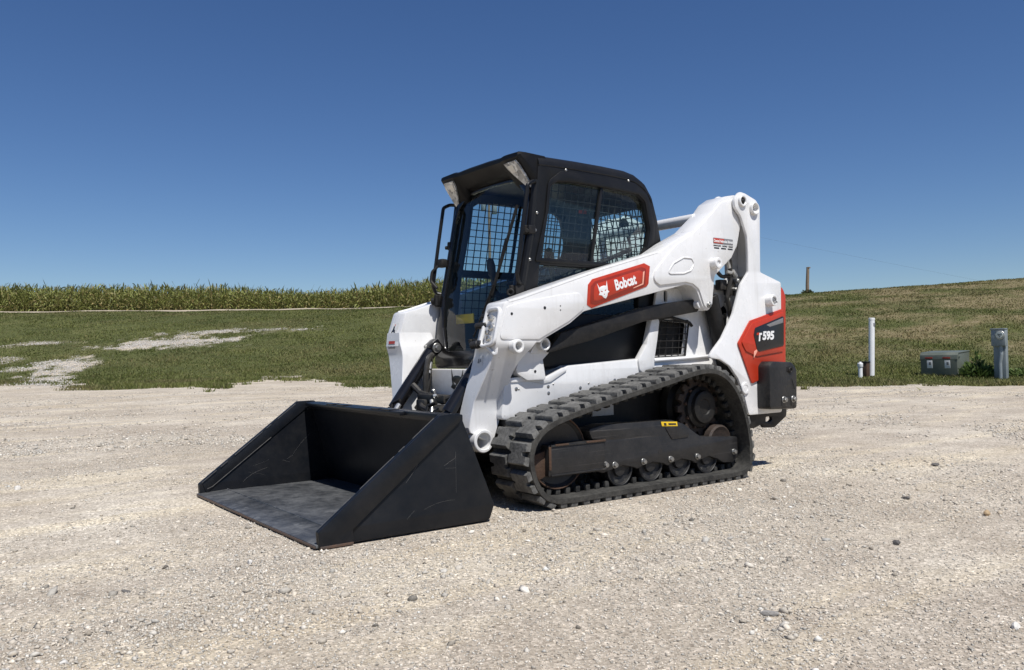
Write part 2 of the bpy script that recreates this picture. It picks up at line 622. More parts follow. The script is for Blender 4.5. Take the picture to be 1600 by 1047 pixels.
def grid_terrain():
    angs = np.concatenate([np.linspace(-180, -42, 60, endpoint=False), np.linspace(-42, 42, 420, endpoint=False), np.linspace(42, 180, 60, endpoint=False)])
    rad = np.concatenate([[0.25], np.linspace(0.6, 12, 110), 12 * (78 / 12) ** (np.linspace(0, 1, 190)[1:]), np.array([84, 95, 110, 140, 190, 300, 520, 1000, 2500])])
    A, Rr = np.meshgrid(np.radians(angs), rad, indexing='ij')
    th = AX - A
    X = LOT[0] + Rr * np.cos(th)
    Y = LOT[1] + Rr * np.sin(th)
    Z = height(X, Y)
    na, nr = X.shape
    V = np.stack([X, Y, Z], -1).reshape(-1, 3)
    V = np.vstack([V, [[LOT[0], LOT[1], float(height(np.array([LOT[0]]), np.array([LOT[1]]))[0])]]])
    i, j = np.meshgrid(np.arange(na), np.arange(nr - 1), indexing='ij')
    i2 = (i + 1) % na
    F = np.stack([i * nr + j, i * nr + j + 1, i2 * nr + j + 1, i2 * nr + j], -1).reshape(-1, 4)
    gm = grass_mask(V[:, 0], V[:, 1])
    fm = gm[F].mean(1)
    fan = [[len(V) - 1, k * nr, ((k + 1) % na) * nr] for k in range(na)]
    return V, F, fm, fan


def ground_mat():
    m, t, b, o = new_mat('ground_gravel_and_turf')
    geo = N(t, 'ShaderNodeNewGeometry')
    pos = geo.outputs['Position']

    def noise(scale, det=5, rough=0.6):
        n = N(t, 'ShaderNodeTexNoise', Scale=scale, Detail=det, Roughness=rough)
        t.links.new(pos, n.inputs['Vector'])
        return n.outputs['Fac']

    def vor(scale):
        n = N(t, 'ShaderNodeTexVoronoi', Scale=scale)
        t.links.new(pos, n.inputs['Vector'])
        return n
    # gravel
    g1 = ramp(t, noise(0.55, 6, 0.62), [(0.28, (0.360, 0.308, 0.244)), (0.5, (0.440, 0.388, 0.318)), (0.72, (0.545, 0.495, 0.415))])
    v1 = vor(95)
    sp = ramp(t, v1.outputs['Color'], [(0.0, (0.55, 0.53, 0.51)), (0.3, (0.88, 0.87, 0.86)), (0.65, (1.02, 1.02, 1.02)), (0.82, (1.30, 1.30, 1.32)), (1.0, (1.75, 1.78, 1.82))])
    v2 = vor(260)
    sp2 = ramp(t, v2.outputs['Color'], [(0.0, (0.70, 0.69, 0.67)), (0.5, (1.0, 1.0, 1.0)), (1.0, (1.32, 1.32, 1.32))])
    gc = mixc(t, 1.0, g1.outputs[0], sp.outputs[0], 'MULTIPLY')
    gc = mixc(t, 0.8, gc, sp2.outputs[0], 'MULTIPLY')
    # stretched tyre-swept bands
    mp = N(t, 'ShaderNodeMapping')
    mp.inputs['Rotation'].default_value = (0, 0, R_(36))
    mp.inputs['Scale'].default_value = (0.35, 2.3, 1)
    t.links.new(pos, mp.inputs[0])
    nb = N(t, 'ShaderNodeTexNoise', Scale=1.0, Detail=5, Roughness=0.6)
    t.links.new(mp.outputs[0], nb.inputs['Vector'])
    band = ramp(t, nb.outputs['Fac'], [(0.32, (0.86, 0.85, 0.85)), (0.5, (1.0, 1.0, 1.0)), (0.60, (1.10, 1.085, 1.02)), (0.72, (1.17, 1.14, 1.05))])
    gc = mixc(t, 1.0, gc, band.outputs[0], 'MULTIPLY')
    mid = ramp(t, noise(3.2, 7, 0.68), [(0.30, (0.84, 0.82, 0.80)), (0.5, (1.0, 1.0, 1.0)), (0.70, (1.14, 1.14, 1.13))])
    gc = mixc(t, 1.0, gc, mid.outputs[0], 'MULTIPLY')
    # turf
    t1 = ramp(t, noise(0.5, 6, 0.65), [(0.3, (0.055, 0.064, 0.022)), (0.55, (0.086, 0.094, 0.033)), (0.75, (0.130, 0.128, 0.050))])
    t2 = ramp(t, noise(9, 6, 0.7), [(0.3, (0.62, 0.62, 0.60)), (0.7, (1.35, 1.35, 1.3))])
    tc_ = mixc(t, 1.0, t1.outputs[0], t2.outputs[0], 'MULTIPLY')
    dry = N(t, 'ShaderNodeAttribute', attribute_name='dry')
    d1 = ramp(t, noise(2.2, 7, 0.7), [(0.35, (0.115, 0.105, 0.045)), (0.55, (0.185, 0.150, 0.080)), (0.72, (0.30, 0.245, 0.165))])
    tc_ = mixc(t, dry.outputs['Fac'], tc_, d1.outputs[0])
    gr = N(t, 'ShaderNodeAttribute', attribute_name='turf')
    col = mixc(t, gr.outputs['Fac'], gc, tc_)
    t.links.new(col, b.inputs['Base Color'])
    b.inputs['Roughness'].default_value = 0.95
    b.inputs['Specular IOR Level'].default_value = 0.2
    a1 = N(t, 'ShaderNodeMath', operation='ADD')
    t.links.new(v1.outputs['Distance'], a1.inputs[0])
    n3 = noise(120, 4, 0.6)
    t.links.new(n3, a1.inputs[1])
    b1 = N(t, 'ShaderNodeBump', Strength=0.4, Distance=0.008)
    t.links.new(a1.outputs[0], b1.inputs['Height'])
    b2 = N(t, 'ShaderNodeBump', Strength=0.35, Distance=0.05)
    t.links.new(noise(5, 5, 0.6), b2.inputs['Height'])
    t.links.new(b1.outputs[0], b2.inputs['Normal'])
    t.links.new(b2.outputs[0], b.inputs['Normal'])
    return m


def np_mesh(name, V, F, mat, attrs=None, smooth=False):
    """mesh from arrays; F an (n,3) or (n,4) array"""
    me = bpy.data.meshes.new(name)
    n, k = F.shape
    me.vertices.add(len(V))
    me.vertices.foreach_set('co', np.ascontiguousarray(V, dtype=np.float32).ravel())
    me.loops.add(n * k)
    me.loops.foreach_set('vertex_index', np.ascontiguousarray(F, dtype=np.int32).ravel())
    me.polygons.add(n)
    me.polygons.foreach_set('loop_start', np.arange(0, n * k, k, dtype=np.int32))
    me.update(calc_edges=True)
    if smooth:
        me.polygons.foreach_set('use_smooth', [True] * n)
    for an, (dom, typ, data) in (attrs or {}).items():
        at = me.attributes.new(an, typ, dom)
        key = 'color' if 'COLOR' in typ else 'value'
        at.data.foreach_set(key, np.ascontiguousarray(data, dtype=np.float32).ravel())
    me.materials.append(mat)
    o = bpy.data.objects.new(name, me)
    COL.objects.link(o)
    return o


TV, TF, TM, FAN = grid_terrain()
GM = ground_mat()


def sub_terrain(name, sel, extra=None):
    F = TF[sel]
    if extra is not None:
        F = np.vstack([F, np.array([[f[0], f[1], f[2], f[2]] for f in extra])[:0]]) if False else F
    u, inv = np.unique(F, return_inverse=True)
    V = TV[u]
    F2 = inv.reshape(F.shape)
    o = np_mesh(name, V, F2, GM, {'turf': ('POINT', 'FLOAT', grass_mask(V[:, 0], V[:, 1])), 'dry': ('POINT', 'FLOAT', dry_mask(V[:, 0], V[:, 1]))}, smooth=True)
    o['kind'] = 'structure'
    return o


sub_terrain('gravel_lot', TM < 0.5)
sub_terrain('lawn', TM >= 0.5)


# ------------------------------------------------------------------ vegetation (what nobody could count)
def leaf_mat(name, rough=0.6, trans=0.25):
    m, t, b, o = new_mat(name)
    at = N(t, 'ShaderNodeAttribute', attribute_name='tone')
    t.links.new(at.outputs['Color'], b.inputs['Base Color'])
    b.inputs['Roughness'].default_value = rough
    b.inputs['Specular IOR Level'].default_value = 0.25
    tl = N(t, 'ShaderNodeBsdfTranslucent')
    t.links.new(at.outputs['Color'], tl.inputs[0])
    mx = N(t, 'ShaderNodeMixShader')
    mx.inputs[0].default_value = trans
    t.links.new(b.outputs[0], mx.inputs[1])
    t.links.new(tl.outputs[0], mx.inputs[2])
    t.links.new(mx.outputs[0], o.inputs[0])
    return m


def make_grass():
    n = 620000
    a = np.radians(rng.uniform(-36, 36, n))
    r = 16.5 + 62 * rng.random(n) ** 1.45
    th = AX - a
    x, y = LOT[0] + r * np.cos(th), LOT[1] + r * np.sin(th)
    gm = grass_mask(x, y)
    gm = np.where(gm > 0.03, gm + (vnoise(x * 5.5, y * 5.5, 91, 3) - 0.5) * 1.2 * (gm < 0.98), 0)
    ad, _ = polar(x, y)
    # clumps and sprigs straggling out over the gravel
    de = r - np.interp(ad, GB, GE)
    clump = (vnoise(x * 1.5, y * 1.5, 95, 3) > 0.53 + 0.045 * np.clip(-de, 0, 4)) & (de > -4.0) & (de < 1.5) & (ad < 0)
    gm = np.where(clump, np.maximum(gm, 0.6), gm)
    keep = (rng.random(n) < gm * 1.15) & (r < np.interp(ad, BEAR, EDGE) + 41.5)
    x, y, r, gm, ad = x[keep], y[keep], r[keep], gm[keep], ad[keep]
    n = len(x)
    z = height(x, y)
    dry = dry_mask(x, y)
    thin = rng.random(n) > dry * 0.55
    x, y, z, r, dry, ad = x[thin], y[thin], z[thin], r[thin], dry[thin], ad[thin]
    n = len(x)
    tall = vnoise(x * 0.8, y * 0.8, 51, 3)
    hgt = (0.035 + 0.07 * tall ** 2 * 1.6) * rng.uniform(0.6, 1.3, n)
    rim = np.clip(1 - (r - np.interp(ad, GB, GE)) / 1.2, 0, 1)
    hgt *= 1 + 0.5 * rim
    wid = (0.007 + 0.00035 * r) * rng.uniform(0.7, 1.4, n)
    yaw = rng.uniform(0, 2 * np.pi, n)
    lx, ly = rng.normal(0, 0.5, n) * hgt, rng.normal(0, 0.5, n) * hgt
    p = np.stack([x, y, z - 0.008], -1)
    sd = np.stack([np.cos(yaw) * wid, np.sin(yaw) * wid, np.zeros(n)], -1)
    tip = p + np.stack([lx, ly, hgt], -1)
    V = np.stack([p - sd, p + sd, tip], 1).reshape(-1, 3)
    F = np.arange(3 * n).reshape(-1, 3)
    patch = vnoise(x * 0.4, y * 0.4, 61, 4)[:, None]
    fine = rng.uniform(0.7, 1.35, n)[:, None]
    c0, c1 = np.array([[0.066, 0.090, 0.022]]), np.array([[0.190, 0.196, 0.058]])
    col = (c0 * (1 - patch) + c1 * patch) * fine
    straw = np.array([[0.24, 0.19, 0.095]])
    k = np.clip(dry[:, None] * rng.uniform(0.2, 1.1, n)[:, None] + (rng.random(n) < 0.09)[:, None] * 0.7 + np.clip(vnoise(x * 0.28, y * 0.28, 93, 4) - 0.52, 0, 1)[:, None] * 1.6, 0, 1)
    col = col * (1 - k) + straw * k * fine
    col = np.repeat(np.hstack([col, np.ones((n, 1))]), 3, 0)
    o = np_mesh('grass', V, F, leaf_mat('grass_blades'), {'tone': ('POINT', 'FLOAT_COLOR', col)})
    o['kind'] = 'stuff'
    o['label'] = 'short green lawn grass, straw coloured on the bank to the right'
    o['category'] = 'grass'


make_grass()


def make_corn():
    """a stand of ripe maize on the plateau; leaves as arching three-segment strips"""
    pos = []
    for row in range(34):
        d = 42.9 + row * 0.76 + (0 if row < 9 else (row - 9) * 0.8)
        st = 0.17 if row < 9 else 0.45
        a = -37.0
        while a < 4.0:
            e = np.interp(a, BEAR, EDGE)
            r = e + d + rng.normal(0, 0.07)
            pos.append((a + rng.normal(0, 0.02), r, row))
            a += math.degrees(st / r) * rng.uniform(0.75, 1.3)
    pos = np.array(pos)
    th = AX - np.radians(pos[:, 0])
    x, y = LOT[0] + pos[:, 1] * np.cos(th), LOT[1] + pos[:, 1] * np.sin(th)
    z = height(x, y)
    n = len(x)
    prof = np.interp(pos[:, 0], [-37, -32, -25, -19, -14, -10.5, -8, -5, 4], [2.25, 2.25, 2.15, 1.98, 1.50, 1.75, 2.15, 2.35, 2.2])
    hh = prof * rng.uniform(0.82, 1.05, n) * (0.93 + 0.12 * vnoise(x * 0.3, y * 0.3, 71, 3))
    Vs, Fs, Cs = [], [], []
    cnt = 0
    nl = 11
    # stalks
    yaw0 = rng.uniform(0, np.pi, n)
    for q in range(2):
        ya = yaw0 + q * np.pi / 2
        s = np.stack([np.cos(ya) * 0.014, np.sin(ya) * 0.014, 0 * ya], -1)
        b = np.stack([x, y, z - 0.05], -1)
        tp = b + np.stack([0 * x, 0 * x, hh + 0.05], -1)
        V = np.stack([b - s, b + s, tp + s * 0.3, tp - s * 0.3], 1).reshape(-1, 3)
        Vs.append(V)
        Fs.append(np.arange(4 * n).reshape(-1, 4) + cnt)
        cnt += 4 * n
        c = np.array([[0.27, 0.25, 0.09]]) * rng.uniform(0.7, 1.2, (n, 1))
        Cs.append(np.repeat(c, 4, 0))
    # tassels
    for q in range(3):
        ya = rng.uniform(0, 2 * np.pi, n)
        b = np.stack([x, y, z + hh * 0.97], -1)
        L = rng.uniform(0.16, 0.30, n)
        tip = b + np.stack([np.cos(ya) * L * 0.35, np.sin(ya) * L * 0.35, L], -1)
        s = np.stack([-np.sin(ya) * 0.012, np.cos(ya) * 0.012, 0 * ya], -1)
        Vs.append(np.stack([b - s, b + s, tip + s * .4, tip - s * .4], 1).reshape(-1, 3))
        Fs.append(np.arange(4 * n).reshape(-1, 4) + cnt)
        cnt += 4 * n
        Cs.append(np.repeat(np.array([[0.30, 0.26, 0.11]]) * rng.uniform(0.7, 1.25, (n, 1)), 4, 0))
    for k in range(nl):
        f = 0.10 + 0.86 * (k + rng.uniform(-0.3, 0.3, n)) / nl
        zb = z + hh * f
        ya = yaw0 + (k % 2) * np.pi + rng.normal(0, 0.6, n)
        L = rng.uniform(0.55, 0.95, n) * (1.05 - 0.35 * abs(k / nl - 0.45))
        up = rng.uniform(0.55, 1.25, n) * (0.7 + 0.5 * k / nl)
        dr = np.stack([np.cos(ya), np.sin(ya)], -1)
        wd = rng.uniform(0.035, 0.055, n)
        s = np.stack([-np.sin(ya) * wd, np.cos(ya) * wd, 0 * ya], -1)
        droop = rng.uniform(0.3, 1.2, n)
        P = []
        for t_ in (0, 0.34, 0.68, 1.0):
            hx = L * t_ * (0.62 - 0.1 * t_)
            hz = L * (up * t_ - droop * t_ * t_ * 0.75)
            P.append(np.stack([x + dr[:, 0] * hx, y + dr[:, 1] * hx, np.maximum(zb + hz, z + 0.02)], -1))
        ws = (0.55, 1.0, 0.75, 0.06)
        tw = np.stack([0 * ya, 0 * ya, rng.normal(0, 0.02, n)], -1)
        ring_ = []
        for i in range(4):
            ring_.append(np.stack([P[i] - s * ws[i] - tw, P[i] + s * ws[i] + tw], 1))
        V = np.concatenate(ring_, 1).reshape(-1, 3)
        base = np.arange(n)[:, None] * 8 + cnt
        F = np.concatenate([base + np.array([[2 * i, 2 * i + 1, 2 * i + 3, 2 * i + 2]]) for i in range(3)], 0)
        Vs.append(V)
        Fs.append(F)
        cnt += 8 * n
        g = np.array([[0.215, 0.235, 0.072]]) * rng.uniform(0.65, 1.4, (n, 1))
        yl = np.array([[0.40, 0.32, 0.15]]) * rng.uniform(0.7, 1.2, (n, 1))
        pk = (rng.random((n, 1)) < (0.40 - 0.30 * k / nl)) * rng.uniform(0.3, 1, (n, 1))
        Cs.append(np.repeat(g * (1 - pk) + yl * pk, 8, 0))
    V = np.vstack(Vs)
    F = np.vstack(Fs)
    C = np.vstack(Cs)
    C = np.hstack([C, np.ones((len(C), 1))])
    o = np_mesh('corn_field', V, F, leaf_mat('maize_leaves', 0.5, 0.3), {'tone': ('POINT', 'FLOAT_COLOR', C)})
    o['kind'] = 'stuff'
    o['label'] = 'tall green and yellowing corn field along the top of the lawn'
    o['category'] = 'corn field'


make_corn()

# pale dirt track at the foot of the corn
aa = np.linspace(-40, 6, 120)
er = np.interp(aa, BEAR, EDGE)
rows = []
for k, dd in enumerate((40.9, 41.5, 42.2, 42.7)):
    th = AX - np.radians(aa)
    wob = (vnoise(aa * 0.9, aa * 0 + k, 77, 3) - 0.5) * 0.5
    X, Y = LOT[0] + (er + dd + wob) * np.cos(th), LOT[1] + (er + dd + wob) * np.sin(th)
    rows.append(np.stack([X, Y, height(X, Y) + (0.10 if k in (1, 2) else 0.02)], -1))
V = np.stack(rows, 1).reshape(-1, 3)
F = np.array([[i * 4 + j, i * 4 + j + 1, (i + 1) * 4 + j + 1, (i + 1) * 4 + j] for i in range(119) for j in range(3)])
M['dirt'] = paint('pale_dirt', (0.40, 0.34, 0.26), 0.9, dust=0.3, dscale=2, bump=0.3, bscale=20)
o = np_mesh('dirt_track', V, F, M['dirt'], smooth=True)
o['kind'] = 'structure'


# ------------------------------------------------------------------ loose gravel
def gravel_mat():
    m, t, b, o = new_mat('limestone_gravel')
    at = N(t, 'ShaderNodeAttribute', attribute_name='tone')
    geo = N(t, 'ShaderNodeNewGeometry')
    nz = N(t, 'ShaderNodeTexNoise', Scale=160, Detail=4)
    t.links.new(geo.outputs['Position'], nz.inputs['Vector'])
    rr = ramp(t, nz.outputs['Fac'], [(0.3, (0.78, 0.77, 0.76)), (0.7, (1.12, 1.12, 1.12))])
    c = mixc(t, 1.0, at.outputs['Color'], rr.outputs[0], 'MULTIPLY')
    t.links.new(c, b.inputs['Base Color'])
    b.inputs['Roughness'].default_value = 0.9
    b.inputs['Specular IOR Level'].default_value = 0.25
    return m


GMAT = gravel_mat()
OCT_V = np.array([[1, 0, 0], [-1, 0, 0], [0, 1, 0], [0, -1, 0], [0, 0, 1], [0, 0, -1]], float)
OCT_F = np.array([[0, 2, 4], [2, 1, 4], [1, 3, 4], [3, 0, 4], [2, 0, 5], [1, 2, 5], [3, 1, 5], [0, 3, 5]])
ph = (1 + 5 ** 0.5) / 2
ICO_V = np.array([[-1, ph, 0], [1, ph, 0], [-1, -ph, 0], [1, -ph, 0], [0, -1, ph], [0, 1, ph], [0, -1, -ph], [0, 1, -ph], [ph, 0, -1], [ph, 0, 1], [-ph, 0, -1], [-ph, 0, 1]]) / math.hypot(1, ph)
ICO_F = np.array([[0, 11, 5], [0, 5, 1], [0, 1, 7], [0, 7, 10], [0, 10, 11], [1, 5, 9], [5, 11, 4], [11, 10, 2], [10, 7, 6], [7, 1, 8], [3, 9, 4], [3, 4, 2], [3, 2, 6], [3, 6, 8], [3, 8, 9], [4, 9, 5], [2, 4, 11], [6, 2, 10], [8, 6, 7], [9, 8, 1]])


def stones(n, rmin, rmax, size, base, faces, seed, even=0.035):
    g = np.random.default_rng(seed)
    a = np.radians(g.uniform(-38, 38, n))
    r = rmin + (rmax - rmin) * g.random(n) ** 1.25
    th = AX - a
    x, y = LOT[0] + r * np.cos(th), LOT[1] + r * np.sin(th)
    dens = vnoise(x * 0.9, y * 0.9, 81, 4)
    # swept by tyres along one direction
    ca, sa = math.cos(R_(-36)), math.sin(R_(-36))
    band = vnoise((x * ca - y * sa) * 0.3, (x * sa + y * ca) * 1.7, 83, 3)
    k = g.random(n) < np.clip((dens * 0.45 + band * 0.55 - 0.43) * 4.5, even, 1)
    k &= grass_mask(x, y) < 0.7
    # none under the bucket floor and the tracks
    k &= ~((x > 1.13) & (x < 2.05) & (abs(y) < 0.86)) & ~((x > -0.85) & (x < 0.85) & (abs(y) > 0.5) & (abs(y) < 0.84))
    x, y = x[k], y[k]
    n = len(x)
    s = size[0] * np.exp(np.abs(g.normal(0, size[1], n)))
    s = np.minimum(s, size[2])
    sc3 = np.stack([s * g.uniform(0.8, 1.5, n), s * g.uniform(0.7, 1.2, n), s * g.uniform(0.45, 0.8, n)], -1)
    V = base[None] * g.uniform(0.72, 1.2, (n, len(base), 1)) * sc3[:, None, :]
    ya = g.uniform(0, 2 * np.pi, n)
    c, q = np.cos(ya)[:, None], np.sin(ya)[:, None]
    tl = g.normal(0, 0.3, n)[:, None]
    Vx, Vy, Vz = V[..., 0] * c - V[..., 1] * q, V[..., 0] * q + V[..., 1] * c, V[..., 2] + tl * V[..., 0]
    z = height(x, y)
    P = np.stack([Vx + x[:, None], Vy + y[:, None], Vz + (z + sc3[:, 2] * 0.35)[:, None]], -1).reshape(-1, 3)
    F = (faces[None] + (np.arange(n) * len(base))[:, None, None]).reshape(-1, 3)
    tone = np.clip(g.normal(0.45, 0.07, n), 0.15, 0.76)
    dk = g.random(n) < 0.04
    tone[dk] *= g.uniform(0.3, 0.6, dk.sum())
    lt = g.random(n) < 0.22
    tone[lt] = g.uniform(0.52, 0.74, lt.sum())
    warm = g.normal(0, 0.025, n)
    col = np.stack([tone * (1.04 + warm), tone * 0.955, tone * (0.82 - warm), np.ones(n)], -1)
    return P, F, np.repeat(col, len(base), 0)


parts_ = [stones(210000, 1.6, 9.5, (0.0027, 0.42, 0.0075), OCT_V, OCT_F, 1), stones(40000, 1.6, 15, (0.0047, 0.48, 0.014), OCT_V, OCT_F, 2),
          stones(1900, 1.7, 13, (0.0085, 0.38, 0.020), ICO_V, ICO_F, 3), stones(40000, 8, 22, (0.0085, 0.4, 0.022), OCT_V, OCT_F, 4), stones(70000, 1.65, 4.6, (0.0022, 0.45, 0.006), OCT_V, OCT_F, 7, 0.75)]


def patch_stones(n, seed):
    """coarse white rock showing through the lawn"""
    g = np.random.default_rng(seed)
    xs, ys = [], []
    for (b, q, wx, wy, s) in PATCH:
        m = int(n * wx * wy / 20)
        a = b + np.degrees(g.normal(0, wx * .75, m) / q)
        r = q + g.normal(0, wy * .8, m)
        th = AX - np.radians(a)
        xs.append(LOT[0] + r * np.cos(th))
        ys.append(LOT[1] + r * np.sin(th))
    x, y = np.concatenate(xs), np.concatenate(ys)
    k = grass_mask(x, y) < 0.75
    x, y = x[k], y[k]
    n = len(x)
    s = g.uniform(.014, .040, n)
    V = OCT_V[None] * g.uniform(.7, 1.2, (n, 6, 1)) * np.stack([s * 1.2, s, s * .8], -1)[:, None, :]
    ya = g.uniform(0, 6.28, n)[:, None]
    P = np.stack([V[..., 0] * np.cos(ya) - V[..., 1] * np.sin(ya) + x[:, None], V[..., 0] * np.sin(ya) + V[..., 1] * np.cos(ya) + y[:, None], V[..., 2] + height(x, y)[:, None] + .01], -1).reshape(-1, 3)
    F = (OCT_F[None] + (np.arange(n) * 6)[:, None, None]).reshape(-1, 3)
    tone = g.uniform(.34, .62, n)
    col = np.stack([tone * 1.02, tone * .97, tone * .89, np.ones(n)], -1)
    return P, F, np.repeat(col, 6, 0)


parts_.append(patch_stones(9000, 6))
off, PV, PF, PC = 0, [], [], []
for P, F, C_ in parts_:
    PV.append(P)
    PF.append(F + off)
    PC.append(C_)
    off += len(P)
o = np_mesh('loose_gravel', np.vstack(PV), np.vstack(PF), GMAT, {'tone': ('POINT', 'FLOAT_COLOR', np.vstack(PC))})
o['kind'] = 'stuff'
o['label'] = 'loose crushed limestone gravel scattered over the lot'
o['category'] = 'gravel'
# ------------------------------------------------------------------ the compact track loader
# machine frame: +X forward (bucket), +Y its left side, Z up, origin on the ground between the tracks
loader = thing('compact_track_loader', 'white compact track loader with black cab, rubber tracks and lowered black bucket', 'track loader')


# ---- lift arms
def arm_outline():
    P = [(0.885, 1.066), (0.80, 1.086), (0.60, 1.150), (0.187, 1.273), (-0.296, 1.404), (-0.427, 1.476), (-0.615, 1.562), (-0.79, 1.697),
         (-0.856, 1.766), (-0.94, 1.812), (-1.040, 1.832), (-1.085, 1.80), (-1.101, 1.683), (-1.044, 1.497), (-0.985, 1.415), (-0.800, 1.293), (-0.775, 1.20),
         (-0.771, 1.090), (-0.731, 1.055), (-0.688, 1.085), (-0.64, 1.184), (-0.60, 1.212), (-0.53, 1.222), (0.335, 1.036), (0.44, 0.967), (0.631, 0.880), (0.655, 0.862), (0.943, 0.862), (0.931, 0.93)]
    r = [.025, .05, 0, 0, .1, .08, .08, .06, .05, .05, .04, .03, .1, .08, .08, .04, .04, .035, .035, .035, .06, .06, .05, .08, .08, 0, 0, 0, .05]
    return fillet([(p[0], p[1], 0) for p in P], r, 4)


def xz(P):
    return [(p[0], p[1]) for p in P]


def make_arm():
    a = obj('lift_arm', plate([xz(arm_outline())], 0.440, 0.600, 'y', 0.005), 'white', loader)
    # lower leg, joggled inwards
    S = [  # z, x front, x back, y in, y out
        (.94, .938, .71, .438, .601), (.885, .944, .69, .425, .601), (.862, .946, .675, .412, .601), (.845, .9455, .69, .405, .598), (.825, .944, .702, .398, .588), (.80, .944, .727, .39, .575), (.775, .946, .745, .384, .563),
        (.75, .950, .762, .379, .551), (.725, .954, .774, .374, .539), (.70, .958, .782, .37, .527), (.66, .966, .789, .36, .507), (.61, .975, .790, .347, .483), (.56, .985, .790, .338, .457), (.545, .988, .792, .336, .450),
        (.49, 1.0, .797, .33, .446), (.41, 1.02, .830, .33, .445), (.385, 1.012, .84, .33, .445), (.345, .925, .855, .33, .445), (.331, .885, .86, .33, .445)]
    secs = []
    c = 0.004
    for (z, xf, xb, yi, yo) in S:
        secs.append([(xf - c, yo, z), (xf, yo - c, z), (xf, yi + c, z), (xf - c, yi, z), (xb + c, yi, z), (xb, yi + c, z), (xb, yo - c, z), (xb + c, yo, z)])
    obj('lower_leg', loft(secs), 'white', a, sharp=26)
    # pressed gusset at the rear and raised doubler at the front
    G = [(-0.235, 1.238), (-0.251, 1.287), (-0.374, 1.402), (-0.44, 1.455), (-0.615, 1.548), (-0.79, 1.683), (-0.88, 1.765), (-1.02, 1.800), (-1.085, 1.683), (-1.03, 1.500), (-0.97, 1.415),
         (-0.793, 1.285), (-0.765, 1.10), (-0.731, 1.062), (-0.695, 1.095), (-0.65, 1.195), (-0.59, 1.228), (-0.52, 1.236), (-0.285, 1.208)]
    Gr = [.03, .03, .03, .05, .05, .04, .04, .03, .08, .05, .05, .04, .03, .03, .03, .05, .05, .03, .03]
    slot = fillet([(-0.345, 1.275, 0), (-0.41, 1.345, 0), (-0.50, 1.385, 0), (-0.575, 1.385, 0), (-0.60, 1.35, 0), (-0.565, 1.305, 0), (-0.50, 1.285, 0)], .022, 4)
    obj('gusset_plate', plate([xz(fillet([(p[0], p[1], 0) for p in G], Gr, 4))], 0.598, 0.611, 'y', 0.005), 'white', a)
    obj('embossed_rib', tube([(p[0], 0.611, p[1]) for p in slot], 0.0055, 6, True), 'white', a)
    Fp = [(0.872, 1.045), (0.76, 1.072), (0.50, 1.118), (0.37, 1.132), (0.33, 1.085), (0.345, 1.045), (0.45, 0.978), (0.64, 0.89), (0.665, 0.878), (0.925, 0.878)]
    obj('front_doubler', plate([xz(fillet([(p[0], p[1], 0) for p in Fp], [.02, .03, .05, .03, .03, .04, .06, .02, .02, .02], 4))], 0.598, 0.607, 'y', 0.004), 'white', a)
    obj('top_rib', tube([(0.86, .592, 1.073), (0.78, .592, 1.093), (0.187, .592, 1.277), (-0.28, .592, 1.404)], 0.010, 6), 'white', a)
    # pins and bosses
    obj('pin_boss', [ring((0.831, .597, .837), (0.831, .645, .837), 0.037, 0.021)], 'white', a)
    obj('pin_boss', [ring((-0.785, .607, 1.362), (-0.785, .66, 1.362), 0.036, 0.015), cyl((-0.785, .612, 1.362), (-0.785, .652, 1.362), 0.016, 6)], 'white', a)
    obj('pivot_bolt', [cyl((-0.731, .61, 1.094), (-0.731, .622, 1.094), 0.020), cyl((-0.731, .62, 1.094), (-0.731, .630, 1.094), 0.012, 6)], 'steel', a)
    obj('pivot_tube', [ring((0.943, .32, .337), (0.943, .474, .337), 0.062, 0.043, 32)], 'white', a)
    # slot outline; small holes left uncut, their inner shade painted as black discs
    sl = fillet([(0.905, 0.752, 0), (0.882, 0.742, 0), (0.915, 0.694, 0), (0.940, 0.705, 0)], .012, 4)
    hole = []
    for (x, z, r) in ((0.623, 1.045, .009), (0.848, 1.009, .008), (0.512, 1.058, .004), (0.512, 1.035, .004)):
        hole.append(cyl((x, .6065, z), (x, .6082, z), r, 12, .0002))
    objs('bolt_hole', hole, 'decal_black', a)
    return a


arm = make_arm()
arm_far = mirror(arm)
# cross tubes joining the two arms
obj('rear_cross_tube', cyl((-0.80, -0.46, 1.675), (-0.80, 0.46, 1.675), 0.036, 24), 'white', loader)
obj('front_cross_tube', [ring((0.943, -.33, .337), (0.943, .33, .337), 0.060, 0.044, 24)], 'white_dirty', loader)

# ---- arm decals
sx_, sz_ = -0.9653, 0.2610


def on_arm(u, v, base=(0.05, 1.1935)):
    """u along the arm towards the rear, v up across it"""
    return (base[0] + u * sx_ + v * sz_ * 1.0, base[1] + u * sz_ - v * sx_ * 1.0)


def badge(poly, lo, hi):
    return plate([[on_arm(*p) for p in poly]], lo, hi, 'y', 0.001)


